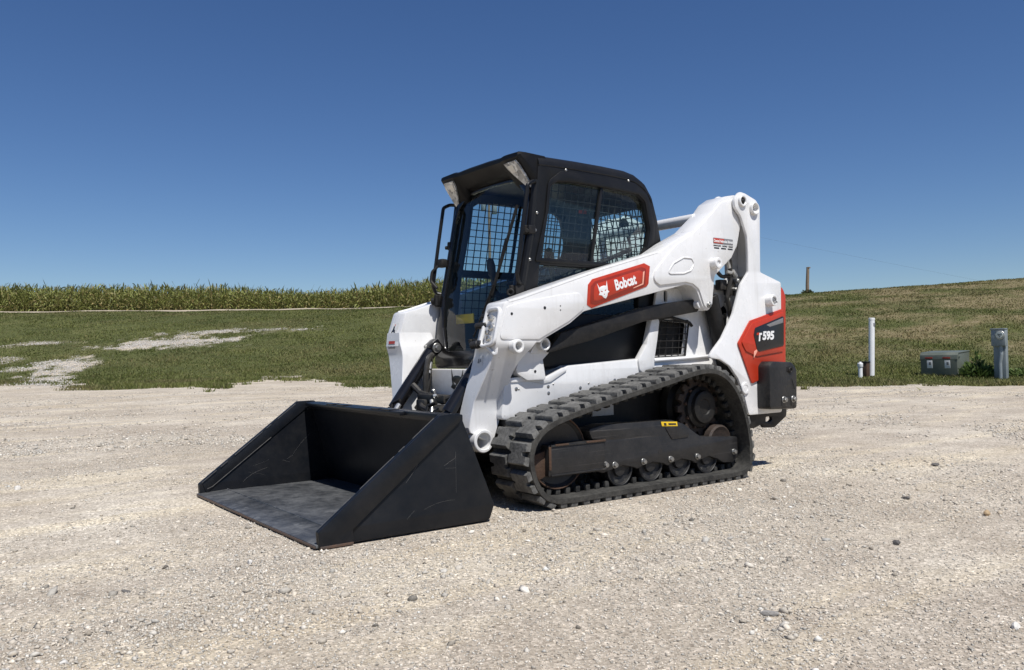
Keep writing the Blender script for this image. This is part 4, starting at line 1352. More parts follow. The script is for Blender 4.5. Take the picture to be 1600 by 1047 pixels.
def cab_side():
    c = obj('cab_side_frame', plate([so_, wi_, LOWW], .385, .420, 'y', .008), 'black', loader)
    # raised window surround
    sur_o = [(.455, 1.60), (.43, 1.79), (.33, 1.862), (-.27, 1.858), (-.385, 1.80), (-.445, 1.60), (-.43, 1.45), (-.38, 1.35), (-.36, 1.322), (.535, 1.322)]
    obj('window_surround', plate([xz(fillet([(p[0], p[1], 0) for p in sur_o], [.1, .07, .07, .05, .07, .1, .08, .04, .01, .01], 5)), wi_], .420, .427, 'y', .004), 'black', c)
    g = obj('side_window', plate([[(.49, 1.33), (.43, 1.78), (.24, 1.82), (-.30, 1.80), (-.41, 1.62), (-.41, 1.56), (-.34, 1.34)]], .398, .402, 'y', .0005), 'glass', c)
    obj('sliding_divider', rbox((.048, .407, 1.572), (.022, .014, .48), .004, Matrix.Rotation(R_(-12), 3, 'Y')), 'black', c)
    bars = []
    for k in range(17):
        x = .47 - k * .052
        bars.append(tube([(x + .015, .374, 1.335), (x - .075 + .015, .374, 1.81)], .0034, 4))
    for k in range(11):
        z = 1.345 + k * .045
        bars.append(tube([(.50 - (z - 1.34) * .2, .378, z), (-.40, .378, z)], .0034, 4))
    obj('window_mesh', bars, 'black_dull', c)
    bars = []
    for k in range(15):
        x = .50 - k * .055
        bars.append(tube([(x, .374, 1.025), (x - .03, .374, 1.31)], .0034, 4))
    for k in range(6):
        bars.append(tube([(.52, .378, 1.05 + k * .05), (-.30, .378, 1.05 + k * .05)], .0034, 4))
    obj('window_mesh', bars, 'black_dull', c)
    obj('lower_glass', plate([[(.50, 1.02), (.50, 1.31), (-.30, 1.31), (-.30, 1.02)]], .390, .393, 'y', .0005), 'glass', c)
    bl = []
    for (x, z) in ((.295, 1.872), (-.22, 1.868), (.532, 1.50), (.575, 1.33), (.518, 1.60)):
        bl.append(lathe((x, .418, z), (0, 1, 0), [(.009, 0), (.009, .006), (.005, .010), (0, .010)], 10))
    objs('bolt', bl, 'steel', c)
    obj('front_post_trim', tube([(.512, .405, 1.79), (.555, .405, 1.48), (.632, .405, 1.14), (.68, .405, .84)], .022, 8), 'black', c)
    obj('door_hinge', [rbox((.560, .415, 1.50), (.05, .035, .05), .008), cyl((.585, .40, 1.475), (.585, .40, 1.525), .014), cyl((.575, .405, 1.49), (.60, .43, 1.49), .012)], 'black_dull', c)
    obj('door_hinge', [rbox((.655, .415, 1.145), (.06, .035, .075), .008), cyl((.69, .40, 1.11), (.69, .40, 1.18), .016), ring((.70, .405, 1.14), (.715, .42, 1.14), .022, .010, 16)], 'black_dull', c)
    obj('grab_handle', tube([(.525, .415, 1.772), (.555, .44, 1.775), (.600, .445, 1.752), (.640, .445, 1.52), (.685, .445, 1.245), (.672, .44, 1.195), (.63, .415, 1.185)], .0115, 8, False, .03), 'black', c)
    obj('wear_scratch', tube([(.385, .4215, 1.895), (.378, .4215, 1.872)], .003, 5), 'logo_white', c) if False else None
    return c


cs_near = cab_side()
mirror(cs_near)
# roof
st_ = [(.50, 1.940), (.44, 1.943), (.20, 1.946), (-.02, 1.945), (-.20, 1.940), (-.29, 1.925), (-.35, 1.897), (-.395, 1.855), (-.425, 1.815)]
secs = []
for (x, zt) in st_:
    e = .073
    half = [(.425, -.060), (.4225, -.040), (.412, -.020), (.394, -.006), (.365, .0), (.20, .006)]
    top = [(y, zt + h) for (y, h) in half] + [(-y, zt + h) for (y, h) in half[::-1]]
    bot = [(-.40, zt - .085), (.40, zt - .085)]
    secs.append([(x, y, z) for (y, z) in top + bot])
roof = obj('cab_roof', loft(secs), 'black', loader)
# visor with lamp corners
vp_o = [(.42, 1.90), (.44, 1.942), (.58, 1.947), (.616, 1.946), (.638, 1.936), (.640, 1.914), (.528, 1.762), (.505, 1.752), (.488, 1.80)]
vp_c = [(.42, 1.90), (.44, 1.942), (.58, 1.944), (.622, 1.940), (.636, 1.928), (.634, 1.910), (.575, 1.858), (.54, 1.838), (.495, 1.838)]


def mixp(a, b, t):
    return [(p[0] * (1 - t) + q[0] * t, p[1] * (1 - t) + q[1] * t) for p, q in zip(a, b)]


vs_ = []
for (y, t, dz) in ((-.412, .0, -.016), (-.404, .0, -.004), (-.388, .0, 0), (-.275, .0, .003), (-.255, .25, .002), (-.225, .95, 0), (-.10, 1, .004), (.10, 1, .004), (.225, .95, 0), (.255, .25, .002), (.275, .0, .003), (.388, .0, 0), (.404, .0, -.004), (.412, .0, -.016)):
    pr = mixp(vp_o, vp_c, t)
    k = .015 if abs(y) > .405 else 0
    vs_.append([(p[0] - (k if i in (3, 4, 5) else 0), y, p[1] + (dz if i < 5 else (-dz * .6 if abs(y) > .40 else 0))) for i, p in enumerate(pr)])
visor = obj('cab_visor', loft(vs_), 'visor', loader, sharp=40)
for s in (1, -1):
    q = [(.632, .272, 1.896), (.632, .376, 1.898), (.610, .390, 1.868), (.520, .398, 1.755), (.528, .356, 1.764), (.566, .318, 1.812), (.606, .282, 1.864)]
    nv = Vector((.79, 0, -.60)) * .010
    A = [(p[0] + nv.x * .9, s * p[1], p[2] + nv.z * .9) for p in q]
    B = [(p[0] - nv.x, s * p[1], p[2] - nv.z) for p in q]
    lamp = obj('work_light', loft([B, A]), 'lens', visor, sharp=20)
    q2 = [(.620, .29, 1.882), (.620, .340, 1.884), (.592, .340, 1.846), (.592, .303, 1.846)]
    C2 = [(p[0] + nv.x * 1.25, s * p[1], p[2] + nv.z * 1.25) for p in q2]
    obj('lamp_bulb_window', loft([[(p[0] - nv.x, p[1], p[2] - nv.z) for p in C2], C2]), 'zinc', visor)


# front door with windscreen
def slope(p):
    z = p[2]
    x = np.interp(z, [.70, 1.09, 1.45, 1.90], [.715, .665, .590, .505])
    return (p[0] + float(x), p[1], z)


DO = [(-.375, .722), (.375, .722), (.385, .88), (.392, 1.15), (.392, 1.66), (.372, 1.76), (.27, 1.845), (-.27, 1.845), (-.372, 1.76), (-.392, 1.66), (-.392, 1.15), (-.385, .88)]
DI = [(-.27, .815), (.27, .815), (.335, .97), (.368, 1.15), (.368, 1.64), (.348, 1.735), (.25, 1.812), (0, 1.825), (-.25, 1.812), (-.348, 1.735), (-.368, 1.64), (-.368, 1.15), (-.335, .97)]


def dens(P, closed=True):
    out = []
    n = len(P)
    for i in range(n):
        a, b = Vector((*P[i], 0)), Vector((*P[(i + 1) % n], 0))
        m = max(1, int((b - a).length / .06))
        for k in range(m):
            out.append(tuple((a + (b - a) * k / m)[:2]))
    return out


do_ = dens(xz(fillet([(p[0], p[1], 0) for p in DO], .05, 4)))
di_ = dens(xz(fillet([(p[0], p[1], 0) for p in DI], .05, 4)))
door = obj('front_door_frame', plate([do_, di_], -.012, .012, 'x', .006), 'black_gloss', loader, fn=slope)
# windscreen: a curved sheet lofted down its height
gl = []
for z in np.linspace(.80, 1.835, 16):
    hw = float(np.interp(z, [.80, .97, 1.15, 1.64, 1.75, 1.835], [.275, .34, .372, .372, .345, .24]))
    row = []
    for k in range(9):
        y = -hw + 2 * hw * k / 8
        x = slope((0, 0, z))[0] + .010 - .02 * (y / .37) ** 2
        row.append((x, y, z))
    gl.append(row)
gV = [p for r_ in gl for p in r_]
gF = [[i * 9 + k, i * 9 + k + 1, (i + 1) * 9 + k + 1, (i + 1) * 9 + k] for i in range(15) for k in range(8)]
obj('windscreen', (gV, gF), 'glass', door)
# wiper
obj('wiper', [tube([(.715, .12, .87), (.690, .12, 1.02), (.655, .19, 1.20), (.60, .235, 1.47)], .008, 6), tube([(.665, .17, 1.14), (.565, .30, 1.66)], .010, 6), tube([(.720, .06, .90), (.665, .19, 1.20)], .006, 6)], 'black_dull', door)
obj('wiper_motor', [rbox((.715, .10, .872), (.04, .10, .035), .01), cyl((.725, .05, .875), (.745, .05, .875), .014), cyl((.725, .13, .87), (.748, .13, .87), .012)], 'black_dull', door)
obj('door_latch', [rbox((.640, -.405, 1.385), (.05, .06, .055), .012), tube([(.66, -.42, 1.37), (.695, -.44, 1.33), (.705, -.44, 1.27), (.68, -.405, 1.225)], .010, 8, False, .03)], 'black_dull', door)
# inner windscreen edge (pale gasket seen through the glass)
# rear wall with window
RO = xz(fillet([(-.40, .74, 0), (.40, .74, 0), (.40, 1.86, 0), (-.40, 1.86, 0)], .03, 3))
RI = xz(fillet([(-.335, 1.20, 0), (.335, 1.20, 0), (.335, 1.72, 0), (.28, 1.79, 0), (-.28, 1.79, 0), (-.335, 1.72, 0)], .05, 4))


def rslope(p):
    return (p[0] + float(np.interp(p[2], [.7, 1.2, 1.5, 1.65, 1.80, 1.86], [-.515, -.515, -.485, -.452, -.400, -.37])), p[1], p[2])


rw = obj('cab_rear_wall', plate([dens(RO), dens(RI)], -.012, .012, 'x', .004), 'black_dull', loader, fn=rslope)
obj('rear_window', plate([dens([(-.335, 1.20), (.335, 1.20), (.335, 1.79), (-.335, 1.79)])], -.003, .003, 'x', .0005), 'glass', rw, fn=rslope)
bars = []
for k in range(15):
    y = -.329 + k * .047
    bars.append(tube([(rslope((.015, 0, z))[0], y, z) for z in np.linspace(1.20, 1.79, 8)], .0038, 4))
for k in range(13):
    z = 1.21 + k * .047
    bars.append(tube([(rslope((.019, 0, z))[0], -.335, z), (rslope((.019, 0, z))[0], .335, z)], .0038, 4))
obj('window_mesh', bars, 'black_dull', rw)
# cab floor and interior
flo = obj('cab_floor', [rbox((.06, 0, .735), (1.16, .76, .03), .004), rbox((.50, 0, .78), (.20, .70, .06), .01, Matrix.Rotation(R_(-20), 3, 'Y'))], 'black_dull', loader)
seat = obj('operator_seat', [loft([[(x, y, z + (.02 if abs(y) > .2 else 0)) for (y, z) in ((-.24, zb), (-.24, zt), (-.12, zt + .01), (.12, zt + .01), (.24, zt), (.24, zb))] for (x, zb, zt) in ((.30, 1.0, 1.06), (.26, .96, 1.10), (.05, .95, 1.09), (-.15, .95, 1.10))]),
                             loft([[(xf, -hw, z), (xf + .015, 0, z), (xf, hw, z), (xf - .12, hw * .9, z), (xf - .13, 0, z), (xf - .12, -hw * .9, z)] for (z, xf, hw) in ((1.04, -.05, .20), (1.20, -.07, .20), (1.36, -.09, .13), (1.48, -.10, .085), (1.58, -.105, .075), (1.66, -.11, .075), (1.71, -.12, .06))]),
                             rbox((.04, 0, .85), (.42, .40, .22), .02)], 'fabric', loader, sharp=60)
objs('armrest', [rbox((.06, .31, 1.17), (.40, .09, .06), .02), rbox((.06, -.31, 1.17), (.40, .09, .06), .02)], 'plastic', seat)
objs('control_lever', [lathe((.30, s * .30, 1.17), (.15, 0, 1), [(.035, 0), (.030, .03), (.014, .06), (.014, .12), (.026, .15), (.030, .20), (.022, .25), (0, .26)], 14) for s in (1, -1)], 'plastic', seat)
obj('seat_bar', tube([(-.30, .34, 1.45), (.10, .34, 1.30), (.22, .28, 1.26), (.22, -.28, 1.26), (.10, -.34, 1.30), (-.30, -.34, 1.45)], .014, 8, False, .05), 'plastic', seat)
obj('seat_tag', rbox((-.30, -.10, 1.74), (.03, .05, .07), .004), 'red', seat)
obj('warning_placard', rbox((.55, -.285, 1.025), (.008, .20, .06), .002), 'yellow', flo)
obj('work_lamp_hose', tube([(-.44 + .02, -.20, 1.23), (-.42, -.30, 1.33), (-.40, -.26, 1.42), (-.40, -.12, 1.40), (-.41, -.05, 1.28)], .022, 8, False, .06), 'plastic', flo)

# ---- tracks
OUT = [(.66, .0), (.75, .008), (.835, .042), (.898, .112), (.933, .20), (.940, .29), (.910, .370), (.846, .434), (.757, .476), (.574, .523), (.235, .593), (-.073, .652), (-.30, .698), (-.42, .714), (-.53, .708), (-.638, .668), (-.718, .605), (-.775, .535), (-.83, .42),
       (-.87, .28), (-.884, .16), (-.865, .062), (-.80, .012), (-.70, 0), (-.35, 0), (0, 0), (.35, 0)]


def closed_spline(P, n):
    P = np.array(P)
    m = len(P)
    pts = []
    for i in range(m):
        p0, p1, p2, p3 = P[i - 1], P[i], P[(i + 1) % m], P[(i + 2) % m]
        t1 = np.linalg.norm(p1 - p0) ** .5
        t2 = np.linalg.norm(p2 - p1) ** .5
        t3 = np.linalg.norm(p3 - p2) ** .5
        for t in np.linspace(0, 1, 12, endpoint=False):
            tt = t1 + t * t2
            A1 = (t1 - tt) / t1 * p0 + tt / t1 * p1
            A2 = (t1 + t2 - tt) / t2 * p1 + (tt - t1) / t2 * p2
            A3 = (t1 + t2 + t3 - tt) / t3 * p2 + (tt - t1 - t2) / t3 * p3
            B1 = (t1 + t2 - tt) / (t1 + t2) * A1 + tt / (t1 + t2) * A2
            B2 = (t1 + t2 + t3 - tt) / (t2 + t3) * A2 + (tt - t1) / (t2 + t3) * A3
            pts.append((t1 + t2 - tt) / t2 * B1 + (tt - t1) / t2 * B2)
    pts = np.array(pts)
    d = np.r_[0, np.cumsum(np.linalg.norm(np.diff(np.vstack([pts, pts[:1]]), axis=0), axis=1))]
    q = np.linspace(0, d[-1], n, endpoint=False)
    pp = np.vstack([pts, pts[:1]])
    out = np.stack([np.interp(q, d, pp[:, 0]), np.interp(q, d, pp[:, 1])], -1)
    tg_ = np.roll(out, -1, 0) - np.roll(out, 1, 0)
    tg_ /= np.linalg.norm(tg_, axis=1)[:, None]
    nr = np.stack([tg_[:, 1], -tg_[:, 0]], -1)
    if ((out - out.mean(0)) * nr).sum() < 0:
        nr = -nr
    return out, tg_, nr, d[-1]


LUGH = .023
YI, YO = .512, .832


def lug_mesh(notch_out):
    # outline in (t along the belt, y across), rises LUGH above the belt
    a = .059
    P = [(-a, 0), (-a, .146), (-.016, .146), (-.010, .112), (.010, .112), (.016, .146), (a, .146), (a, 0), (.012, 0), (.007, .018), (-.007, .018), (-.012, 0)]
    V, F = [], []
    n = len(P)
    for (h, sc_, dy) in ((-.004, 1.0, 0), (LUGH * .7, .95, .003), (LUGH, .86, .010)):
        for (t, y) in P:
            yy = .073 + (y - .073) * (1 - dy * 6)
            V.append((t * sc_, yy if notch_out else .146 - yy, h))
    for l in range(2):
        for k in range(n):
            k2 = (k + 1) % n
            F.append([l * n + k, l * n + k2, (l + 1) * n + k2, (l + 1) * n + k])
    F.append([2 * n + k for k in (0, 1, 2, 3, 10, 11)])
    F.append([2 * n + k for k in (3, 4, 9, 10)])
    F.append([2 * n + k for k in (4, 5, 6, 7, 8, 9)])
    me = mesh_from('tread_lug', (V, F), None, 30)
    me.materials.append(M['rubber'])
    return me


lug_o, lug_i = lug_mesh(True), lug_mesh(False)


def make_track(s):
    n = 180
    P, T, Nn, L = closed_spline(OUT, n)
    th = .032
    secs = []
    for i in range(n):
        o_ = P[i] - Nn[i] * LUGH
        i_ = P[i] - Nn[i] * (LUGH + th)
        m_ = P[i] - Nn[i] * (LUGH + th * .5)
        secs.append([(o_[0], s * (YI + .006), o_[1]), (o_[0], s * (YO - .006), o_[1]), ((o_[0] * .85 + m_[0] * .15), s * YO, (o_[1] * .85 + m_[1] * .15)), ((i_[0] * .75 + m_[0] * .25), s * YO, (i_[1] * .75 + m_[1] * .25)),
                     (i_[0], s * (YO - .02), i_[1]), (i_[0], s * (YI + .02), i_[1]), (m_[0], s * YI, m_[1])])
    k = len(secs[0])
    V = [p for q in secs for p in q]
    F = [[i * k + j, i * k + (j + 1) % k, ((i + 1) % n) * k + (j + 1) % k, ((i + 1) % n) * k + j] for i in range(n) for j in range(k)]
    tr = obj('rubber_track', (V, F), 'rubber_dark', loader, sharp=25)
    # inner drive lugs in the middle of the belt
    dv = []
    nd = 62
    P2, T2, N2, _ = closed_spline(OUT, nd)
    for i in range(nd):
        b = P2[i] - N2[i] * (LUGH + th)
        for yy in (.60, .72):
            c = Vector((b[0] - N2[i][0] * .016, s * yy, b[1] - N2[i][1] * .016))
            ang = math.atan2(T2[i][1], T2[i][0])
            dv.append(rbox(c, (.03, .034, .038), .006, Matrix.Rotation(-ang, 3, 'Y')))
    obj('drive_lugs', dv, 'rubber_dark', tr)['kind'] = 'stuff'
    nl = 28
    P3, T3, N3, _ = closed_spline(OUT, nl * 2)
    for i in range(nl):
        for (row, me) in ((0, lug_o), (1, lug_i)):
            j = 2 * i + row
            b = P3[j] - N3[j] * LUGH
            t3, n3 = Vector((T3[j][0], 0, T3[j][1])), Vector((N3[j][0], 0, N3[j][1]))
            y0 = (YO - .150) if row == 0 else (YI + .004)
            yd = Vector((0, 1, 0))
            if s < 0:
                y0 = -(YO - .004) if row == 0 else -(YI + .150)
            lo = bpy.data.objects.new('tread_lug', (lug_o if (row == 0) == (s > 0) else lug_i))
            COL.objects.link(lo)
            lo.matrix_world = Matrix(((t3.x, 0, n3.x, b[0]), (0, 1, 0, y0), (t3.z, 0, n3.z, b[1]), (0, 0, 0, 1)))
            lo.parent = tr
    # undercarriage beam
    bot = [(.745, .318), (.738, .165), (.40, .160)]
    sc_pts = []
    xs = [.335, .215, -.03, -.275, -.52, -.72]
    for (x, z) in ((.36, .148), (.30, .160), (.215, .176), (.13, .160), (.095, .146), (.06, .158), (-.03, .174), (-.12, .156), (-.155, .140), (-.19, .152), (-.275, .170), (-.365, .150), (-.40, .132), (-.435, .146), (-.52, .164), (-.60, .140), (-.66, .112)):
        sc_pts.append((x, z))
    topl = [(-.745, .105), (-.795, .135), (-.79, .250), (-.455, .272), (-.40, .300), (-.295, .362), (-.20, .388), (.345, .398), (.455, .380), (.43, .335), (.335, .318)]
    bm_ = obj('track_frame', plate([xz(fillet([(p[0], p[1], 0) for p in bot + sc_pts + topl], .012, 3))], .66 * 1 if s > 0 else -.765, .765 if s > 0 else -.66, 'y', .007), 'undercar', loader)
    sgn = lambda y: s * y
    obj('front_beam', [rbox((.545, sgn(.70), .242), (.385, .145, .148), .006), rbox((.745, sgn(.70), .243), (.014, .15, .16), .004), rbox((.54, sgn(.772), .318), (.39, .012, .010), .002), rbox((.54, sgn(.772), .166), (.39, .012, .008), .002)], 'undercar', bm_)
    objs('rust_edge', [rbox((.744, sgn(.778), .255), (.016, .006, .12), .002), rbox((.42, sgn(.7745), .3205), (.14, .010, .010), .002), rbox((.66, sgn(.7745), .3205), (.09, .010, .009), .002)], 'rust', bm_)
    obj('access_cover', [plate([xz(fillet([(-.13, .362, 0), (-.30, .345, 0), (-.335, .31, 0), (-.33, .288, 0), (-.19, .285, 0)], .012, 3))], *sorted((sgn(.765), sgn(.769))), 'y', .0015)], 'undercar', bm_)
    obj('yellow_sticker', [plate([[(-.10, .392), (-.235, .384), (-.24, .358), (-.108, .366)]], *sorted((sgn(.765), sgn(.7675))), 'y', .0005)], 'yellow', bm_)
    objs('small_print', [plate([[(-.122, .384), (-.142, .382), (-.145, .367), (-.125, .368)]], *sorted((sgn(.7675), sgn(.7682))), 'y', .0002), plate([[(-.16, .380), (-.225, .376), (-.226, .366), (-.162, .370)]], *sorted((sgn(.7675), sgn(.7682))), 'y', .0002)], 'decal_black', bm_)
    for (x, z) in ((.345, .185), (.275, .178), (.05, .176), (-.175, .170), (-.41, .165), (-.755, .165)):
        obj('bolt', [cyl((x, sgn(.764), z), (x, sgn(.770), z), .019, 14, .001), cyl((x, sgn(.769), z), (x, sgn(.784), z), .0135, 6, .001)], 'steel', bm_)
    obj('adjuster_hole', cyl((-.09, sgn(.7648), .222), (-.09, sgn(.7660), .222), .017, 14, .0002), 'decal_black', bm_)
    for (x, z, r) in ((.215, .150, .096), (-.03, .150, .096), (-.275, .148, .096), (-.52, .146, .095)):
        w_ = obj('track_roller', [lathe((x, sgn(.57), z), (0, s, 0), [(.03, 0), (r - .012, .0), (r, .010), (r, .055), (r - .018, .06), (r - .022, .11), (r - .004, .114), (r, .12), (r, .170), (r - .010, .178), (r - .014, .165), (.045, .160), (.04, .175), (0, .178)], 28)], 'rust' if False else 'undercar', bm_)
        obj('roller_rim', [ring((x, sgn(.735), z), (x, sgn(.7485), z), r + .001, r - .009, 32)], 'undercar', bm_)
    obj('front_idler', [lathe((.655, sgn(.58), .275), (0, s, 0), [(.04, 0), (.17, 0), (.192, .012), (.194, .05), (.17, .06), (.17, .10), (.194, .11), (.192, .148), (.178, .158), (.165, .145), (.06, .130), (.055, .15), (0, .155)], 36)], 'undercar', bm_)
    obj('idler_rim', [ring((.655, sgn(.732), .275), (.655, sgn(.742), .275), .191, .182, 40)], 'rust', bm_)
    obj('idler_arm', [plate([[(.79, .15), (.835, .22), (.82, .27), (.745, .29), (.74, .17)]], *sorted((sgn(.66), sgn(.745))), 'y', .006)], 'rust', bm_)
    obj('rear_idler', [lathe((-.665, sgn(.58), .225), (0, s, 0), [(.03, 0), (.10, 0), (.112, .01), (.112, .05), (.095, .06), (.095, .10), (.112, .11), (.112, .15), (.10, .16), (.085, .15), (0, .14)], 28)], 'sprocket', bm_)
    # drive sprocket and motor hub
    spk = []
    for k in range(15):
        a = 2 * math.pi * k / 15
        spk.append((-.545 + .185 * math.cos(a - .12), .452 + .185 * math.sin(a - .12)))
        spk.append((-.545 + .185 * math.cos(a + .04), .452 + .185 * math.sin(a + .04)))
        spk.append((-.545 + .150 * math.cos(a + .12), .452 + .150 * math.sin(a + .12)))
        spk.append((-.545 + .150 * math.cos(a + .26), .452 + .150 * math.sin(a + .26)))
    dr = obj('drive_sprocket', plate([spk, ring_poly(-.545, .452, .10, 24)], *sorted((sgn(.640), sgn(.668))), 'y', .004), 'sprocket', loader)
    obj('motor_hub', [lathe((-.545, sgn(.50), .452), (0, s, 0), [(.17, 0), (.17, .06), (.14, .08), (.14, .165), (.13, .17), (.125, .19), (.105, .20), (.098, .222), (.085, .226), (.05, .222), (.045, .215), (0, .215)], 28)], 'black_dull', dr)
    hb_ = []
    for k in range(9):
        a = 2 * math.pi * k / 9 + .2
        c_ = (-.545 + .127 * math.cos(a), .452 + .127 * math.sin(a))
        hb_.append(cyl((c_[0], sgn(.665), c_[1]), (c_[0], sgn(.684), c_[1]), .012, 6))
    objs('hub_bolt', hb_, 'rust', dr)
    return tr


make_track(1)
make_track(-1)

# ------------------------------------------------------------------ utility furniture on the bank
def hz_(x, y):
    return float(height(np.array([x]), np.array([y]))[0])


def at_bearing(a, r):
    th = AX - R_(a)
    x, y = LOT[0] + r * math.cos(th), LOT[1] + r * math.sin(th)
    return x, y, hz_(x, y)


FACE = AX + math.pi            # yaw that turns a thing's front (+X) back towards the lot

x, y, z = at_bearing(23.85, 22.85)
pv = thing('pvc_post', 'tall white plastic pipe post standing at the foot of the grassy bank', 'post', (x, y, z))
obj('pipe', [tube([(0, 0, -.1), (-.035, .025, 1.46)], .073, 18)], 'pvc', pv)
obj('pipe_cap', [lathe((-.035, .025, 1.44), (-.02, .015, 1), [(.076, 0), (.078, .05), (.07, .06), (0, .062)], 18)], 'pvc', pv)
fr_ = Vector((math.cos(FACE), math.sin(FACE), 0))
sd_ = Vector((-math.sin(FACE), math.cos(FACE), 0))
obj('marker_tag', [rbox(Vector((-.033, .022, 1.33)) + fr_ * .073 - sd_ * (-.035), (.012, .045, .075), .002, Matrix.Rotation(FACE, 3, 'Z'))], 'decal_grey', pv)

x, y, z = at_bearing(23.2, 22.1)
ps = thing('cleanout_pipe', 'short white capped pipe sticking up beside the tall white post', 'pipe', (x, y, z))
obj('pipe', [cyl((0, 0, -.08), (0, 0, .30), .052, 16)], 'pvc', ps)
obj('pipe_cap', [lathe((0, 0, .29), (0, 0, 1), [(.060, 0), (.066, .01), (.066, .10), (.05, .11), (.03, .11), (.03, .14), (0, .14)], 16)], 'pvc', ps)
x, y, z = at_bearing(23.5, 22.7)
vb = thing('valve_box', 'small dark brown valve box between the two white pipes', 'valve box', (x, y, z))
obj('housing', rbox((0, 0, .17), (.16, .16, .38), .02), 'rust', vb)
obj('lid', rbox((0, 0, .375), (.18, .18, .04), .01), 'black_dull', vb)

# pad-mounted transformer
x, y, z = at_bearing(28.05, 23.3)
tr_ = thing('transformer_cabinet', 'squat green steel electrical cabinet on the grass', 'cabinet', (x, y, z), rz=FACE - R_(50))
tr_.scale = (.88, .88, .88)
pf = [(.38, -.06), (.42, .48), (.395, .60), (.33, .655), (-.42, .70), (-.42, -.06)]
obj('housing', plate([xz(fillet([(p[0], p[1], 0) for p in pf], [.01, .03, .06, .05, .04, .01], 4))], -.50, .50, 'y', .012), 'green_box', tr_)
obj('lid', plate([xz(fillet([(.435, .47, 0), (.42, .60, 0), (.345, .672, 0), (-.435, .718, 0), (-.435, .70, 0), (.335, .652, 0), (.40, .59, 0), (.415, .47, 0)], .02, 3))], -.512, .512, 'y', .006), 'green_box', tr_)
obj('plinth', rbox((0, 0, 0.0), (.80, .98, .14), .01), 'black_dull', tr_)
for yy in (-.24, .24):
    obj('warning_label', rbox((.428, yy, .34), (.008, .15, .22), .001, Matrix.Rotation(R_(4.2), 3, 'Y')), 'sticker', tr_)
    obj('label_print', rbox((.4345, yy + .01, .365), (.006, .06, .09), .001, Matrix.Rotation(R_(4.2), 3, 'Y')), 'decal_grey', tr_)
    obj('number_plate', rbox((.440, yy - .02, .520), (.014, .20, .045), .001), 'red_dark', tr_)
objs('lifting_lug', [cyl((.30, s * .50, .55), (.30, s * .53, .55), .025, 10) for s in (1, -1)], 'green_box', tr_)

# electric meter pedestal
x, y, z = at_bearing(31.0, 22.65)
mp_ = thing('meter_pedestal', 'grey electric meter pedestal with round glass meter', 'meter', (x, y, z), rz=FACE - R_(52))
obj('post', rbox((-.06, 0, .56), (.15, .27, 1.32), .012), 'grey_box', mp_)
obj('meter_box', rbox((.07, .02, 1.00), (.13, .31, .40), .012), 'grey_box', mp_)
obj('hood', rbox((.08, .02, 1.205), (.16, .33, .03), .006), 'grey_box', mp_)
mt = obj('meter_ring', ring((.135, .07, 1.06), (.16, .07, 1.06), .105, .085, 24), 'zinc', mp_)
obj('meter_dial', cyl((.135, .07, 1.06), (.18, .07, 1.06), .078, 24), 'sticker', mp_)
objs('dial_hand', [rbox((.182, .06, 1.05), (.003, .012, .10), .001, Matrix.Rotation(.6, 3, 'X')), rbox((.182, .08, 1.08), (.003, .09, .014), .001)], 'decal_black', mp_)
obj('meter_dome', [lathe((.145, .07, 1.06), (1, 0, 0), [(.088, 0), (.088, .06), (.075, .085), (0, .092)], 20)], 'meter_glass', mp_)
obj('conduit', tube([(.07, .06, .82), (.08, .06, .60), (.08, .03, .40), (.08, .03, -.1)], .045, 12, False, .05), 'grey_box', mp_)

# wooden post on the ridge with a tuft of weeds
x, y, z = at_bearing(20.1, 18.1 + 40.8)
wp = thing('wooden_post', 'weathered wooden post standing alone on the ridge of the bank', 'post', (x, y, z))
obj('post', [tube([(0, 0, -.3), (0, 0, .6), (-.06, .03, 1.75), (-.07, .035, 1.82)], [.12, .115, .10, .10], 10)], 'wood', wp)
obj('post_top', [rbox((-.09, .05, 1.80), (.22, .20, .08), .02)], 'wood', wp)


def leaf_cloud(name, n, ext, size, cols, parent, seed):
    g = np.random.default_rng(seed)
    u = g.normal(0, 1, (n, 3))
    u /= np.linalg.norm(u, axis=1)[:, None]
    p = u * (g.random((n, 1)) ** .4) * np.array(ext)
    p[:, 2] = np.abs(p[:, 2])
    d = u * np.array([1, 1, .6]) + g.normal(0, .5, (n, 3)) + np.array([0, 0, .7])
    d /= np.linalg.norm(d, axis=1)[:, None]
    L = size * g.uniform(.6, 1.5, n)
    sd = np.cross(d, g.normal(0, 1, (n, 3)))
    sd /= np.linalg.norm(sd, axis=1)[:, None]
    wv = sd * (L * .16)[:, None]
    a, m, t_ = p, p + d * (L * .5)[:, None], p + d * L[:, None]
    V = np.stack([a, m - wv, t_, m + wv], 1).reshape(-1, 3)
    F = np.arange(4 * n).reshape(-1, 4)
    c = np.array(cols)[g.integers(0, len(cols), n)] * g.uniform(.7, 1.3, (n, 1))
    C = np.repeat(np.hstack([c, np.ones((n, 1))]), 4, 0)
    o = np_mesh(name, V, F, leaf_mat('weed_leaves'), {'tone': ('POINT', 'FLOAT_COLOR', C)})
    o.parent = parent
    return o


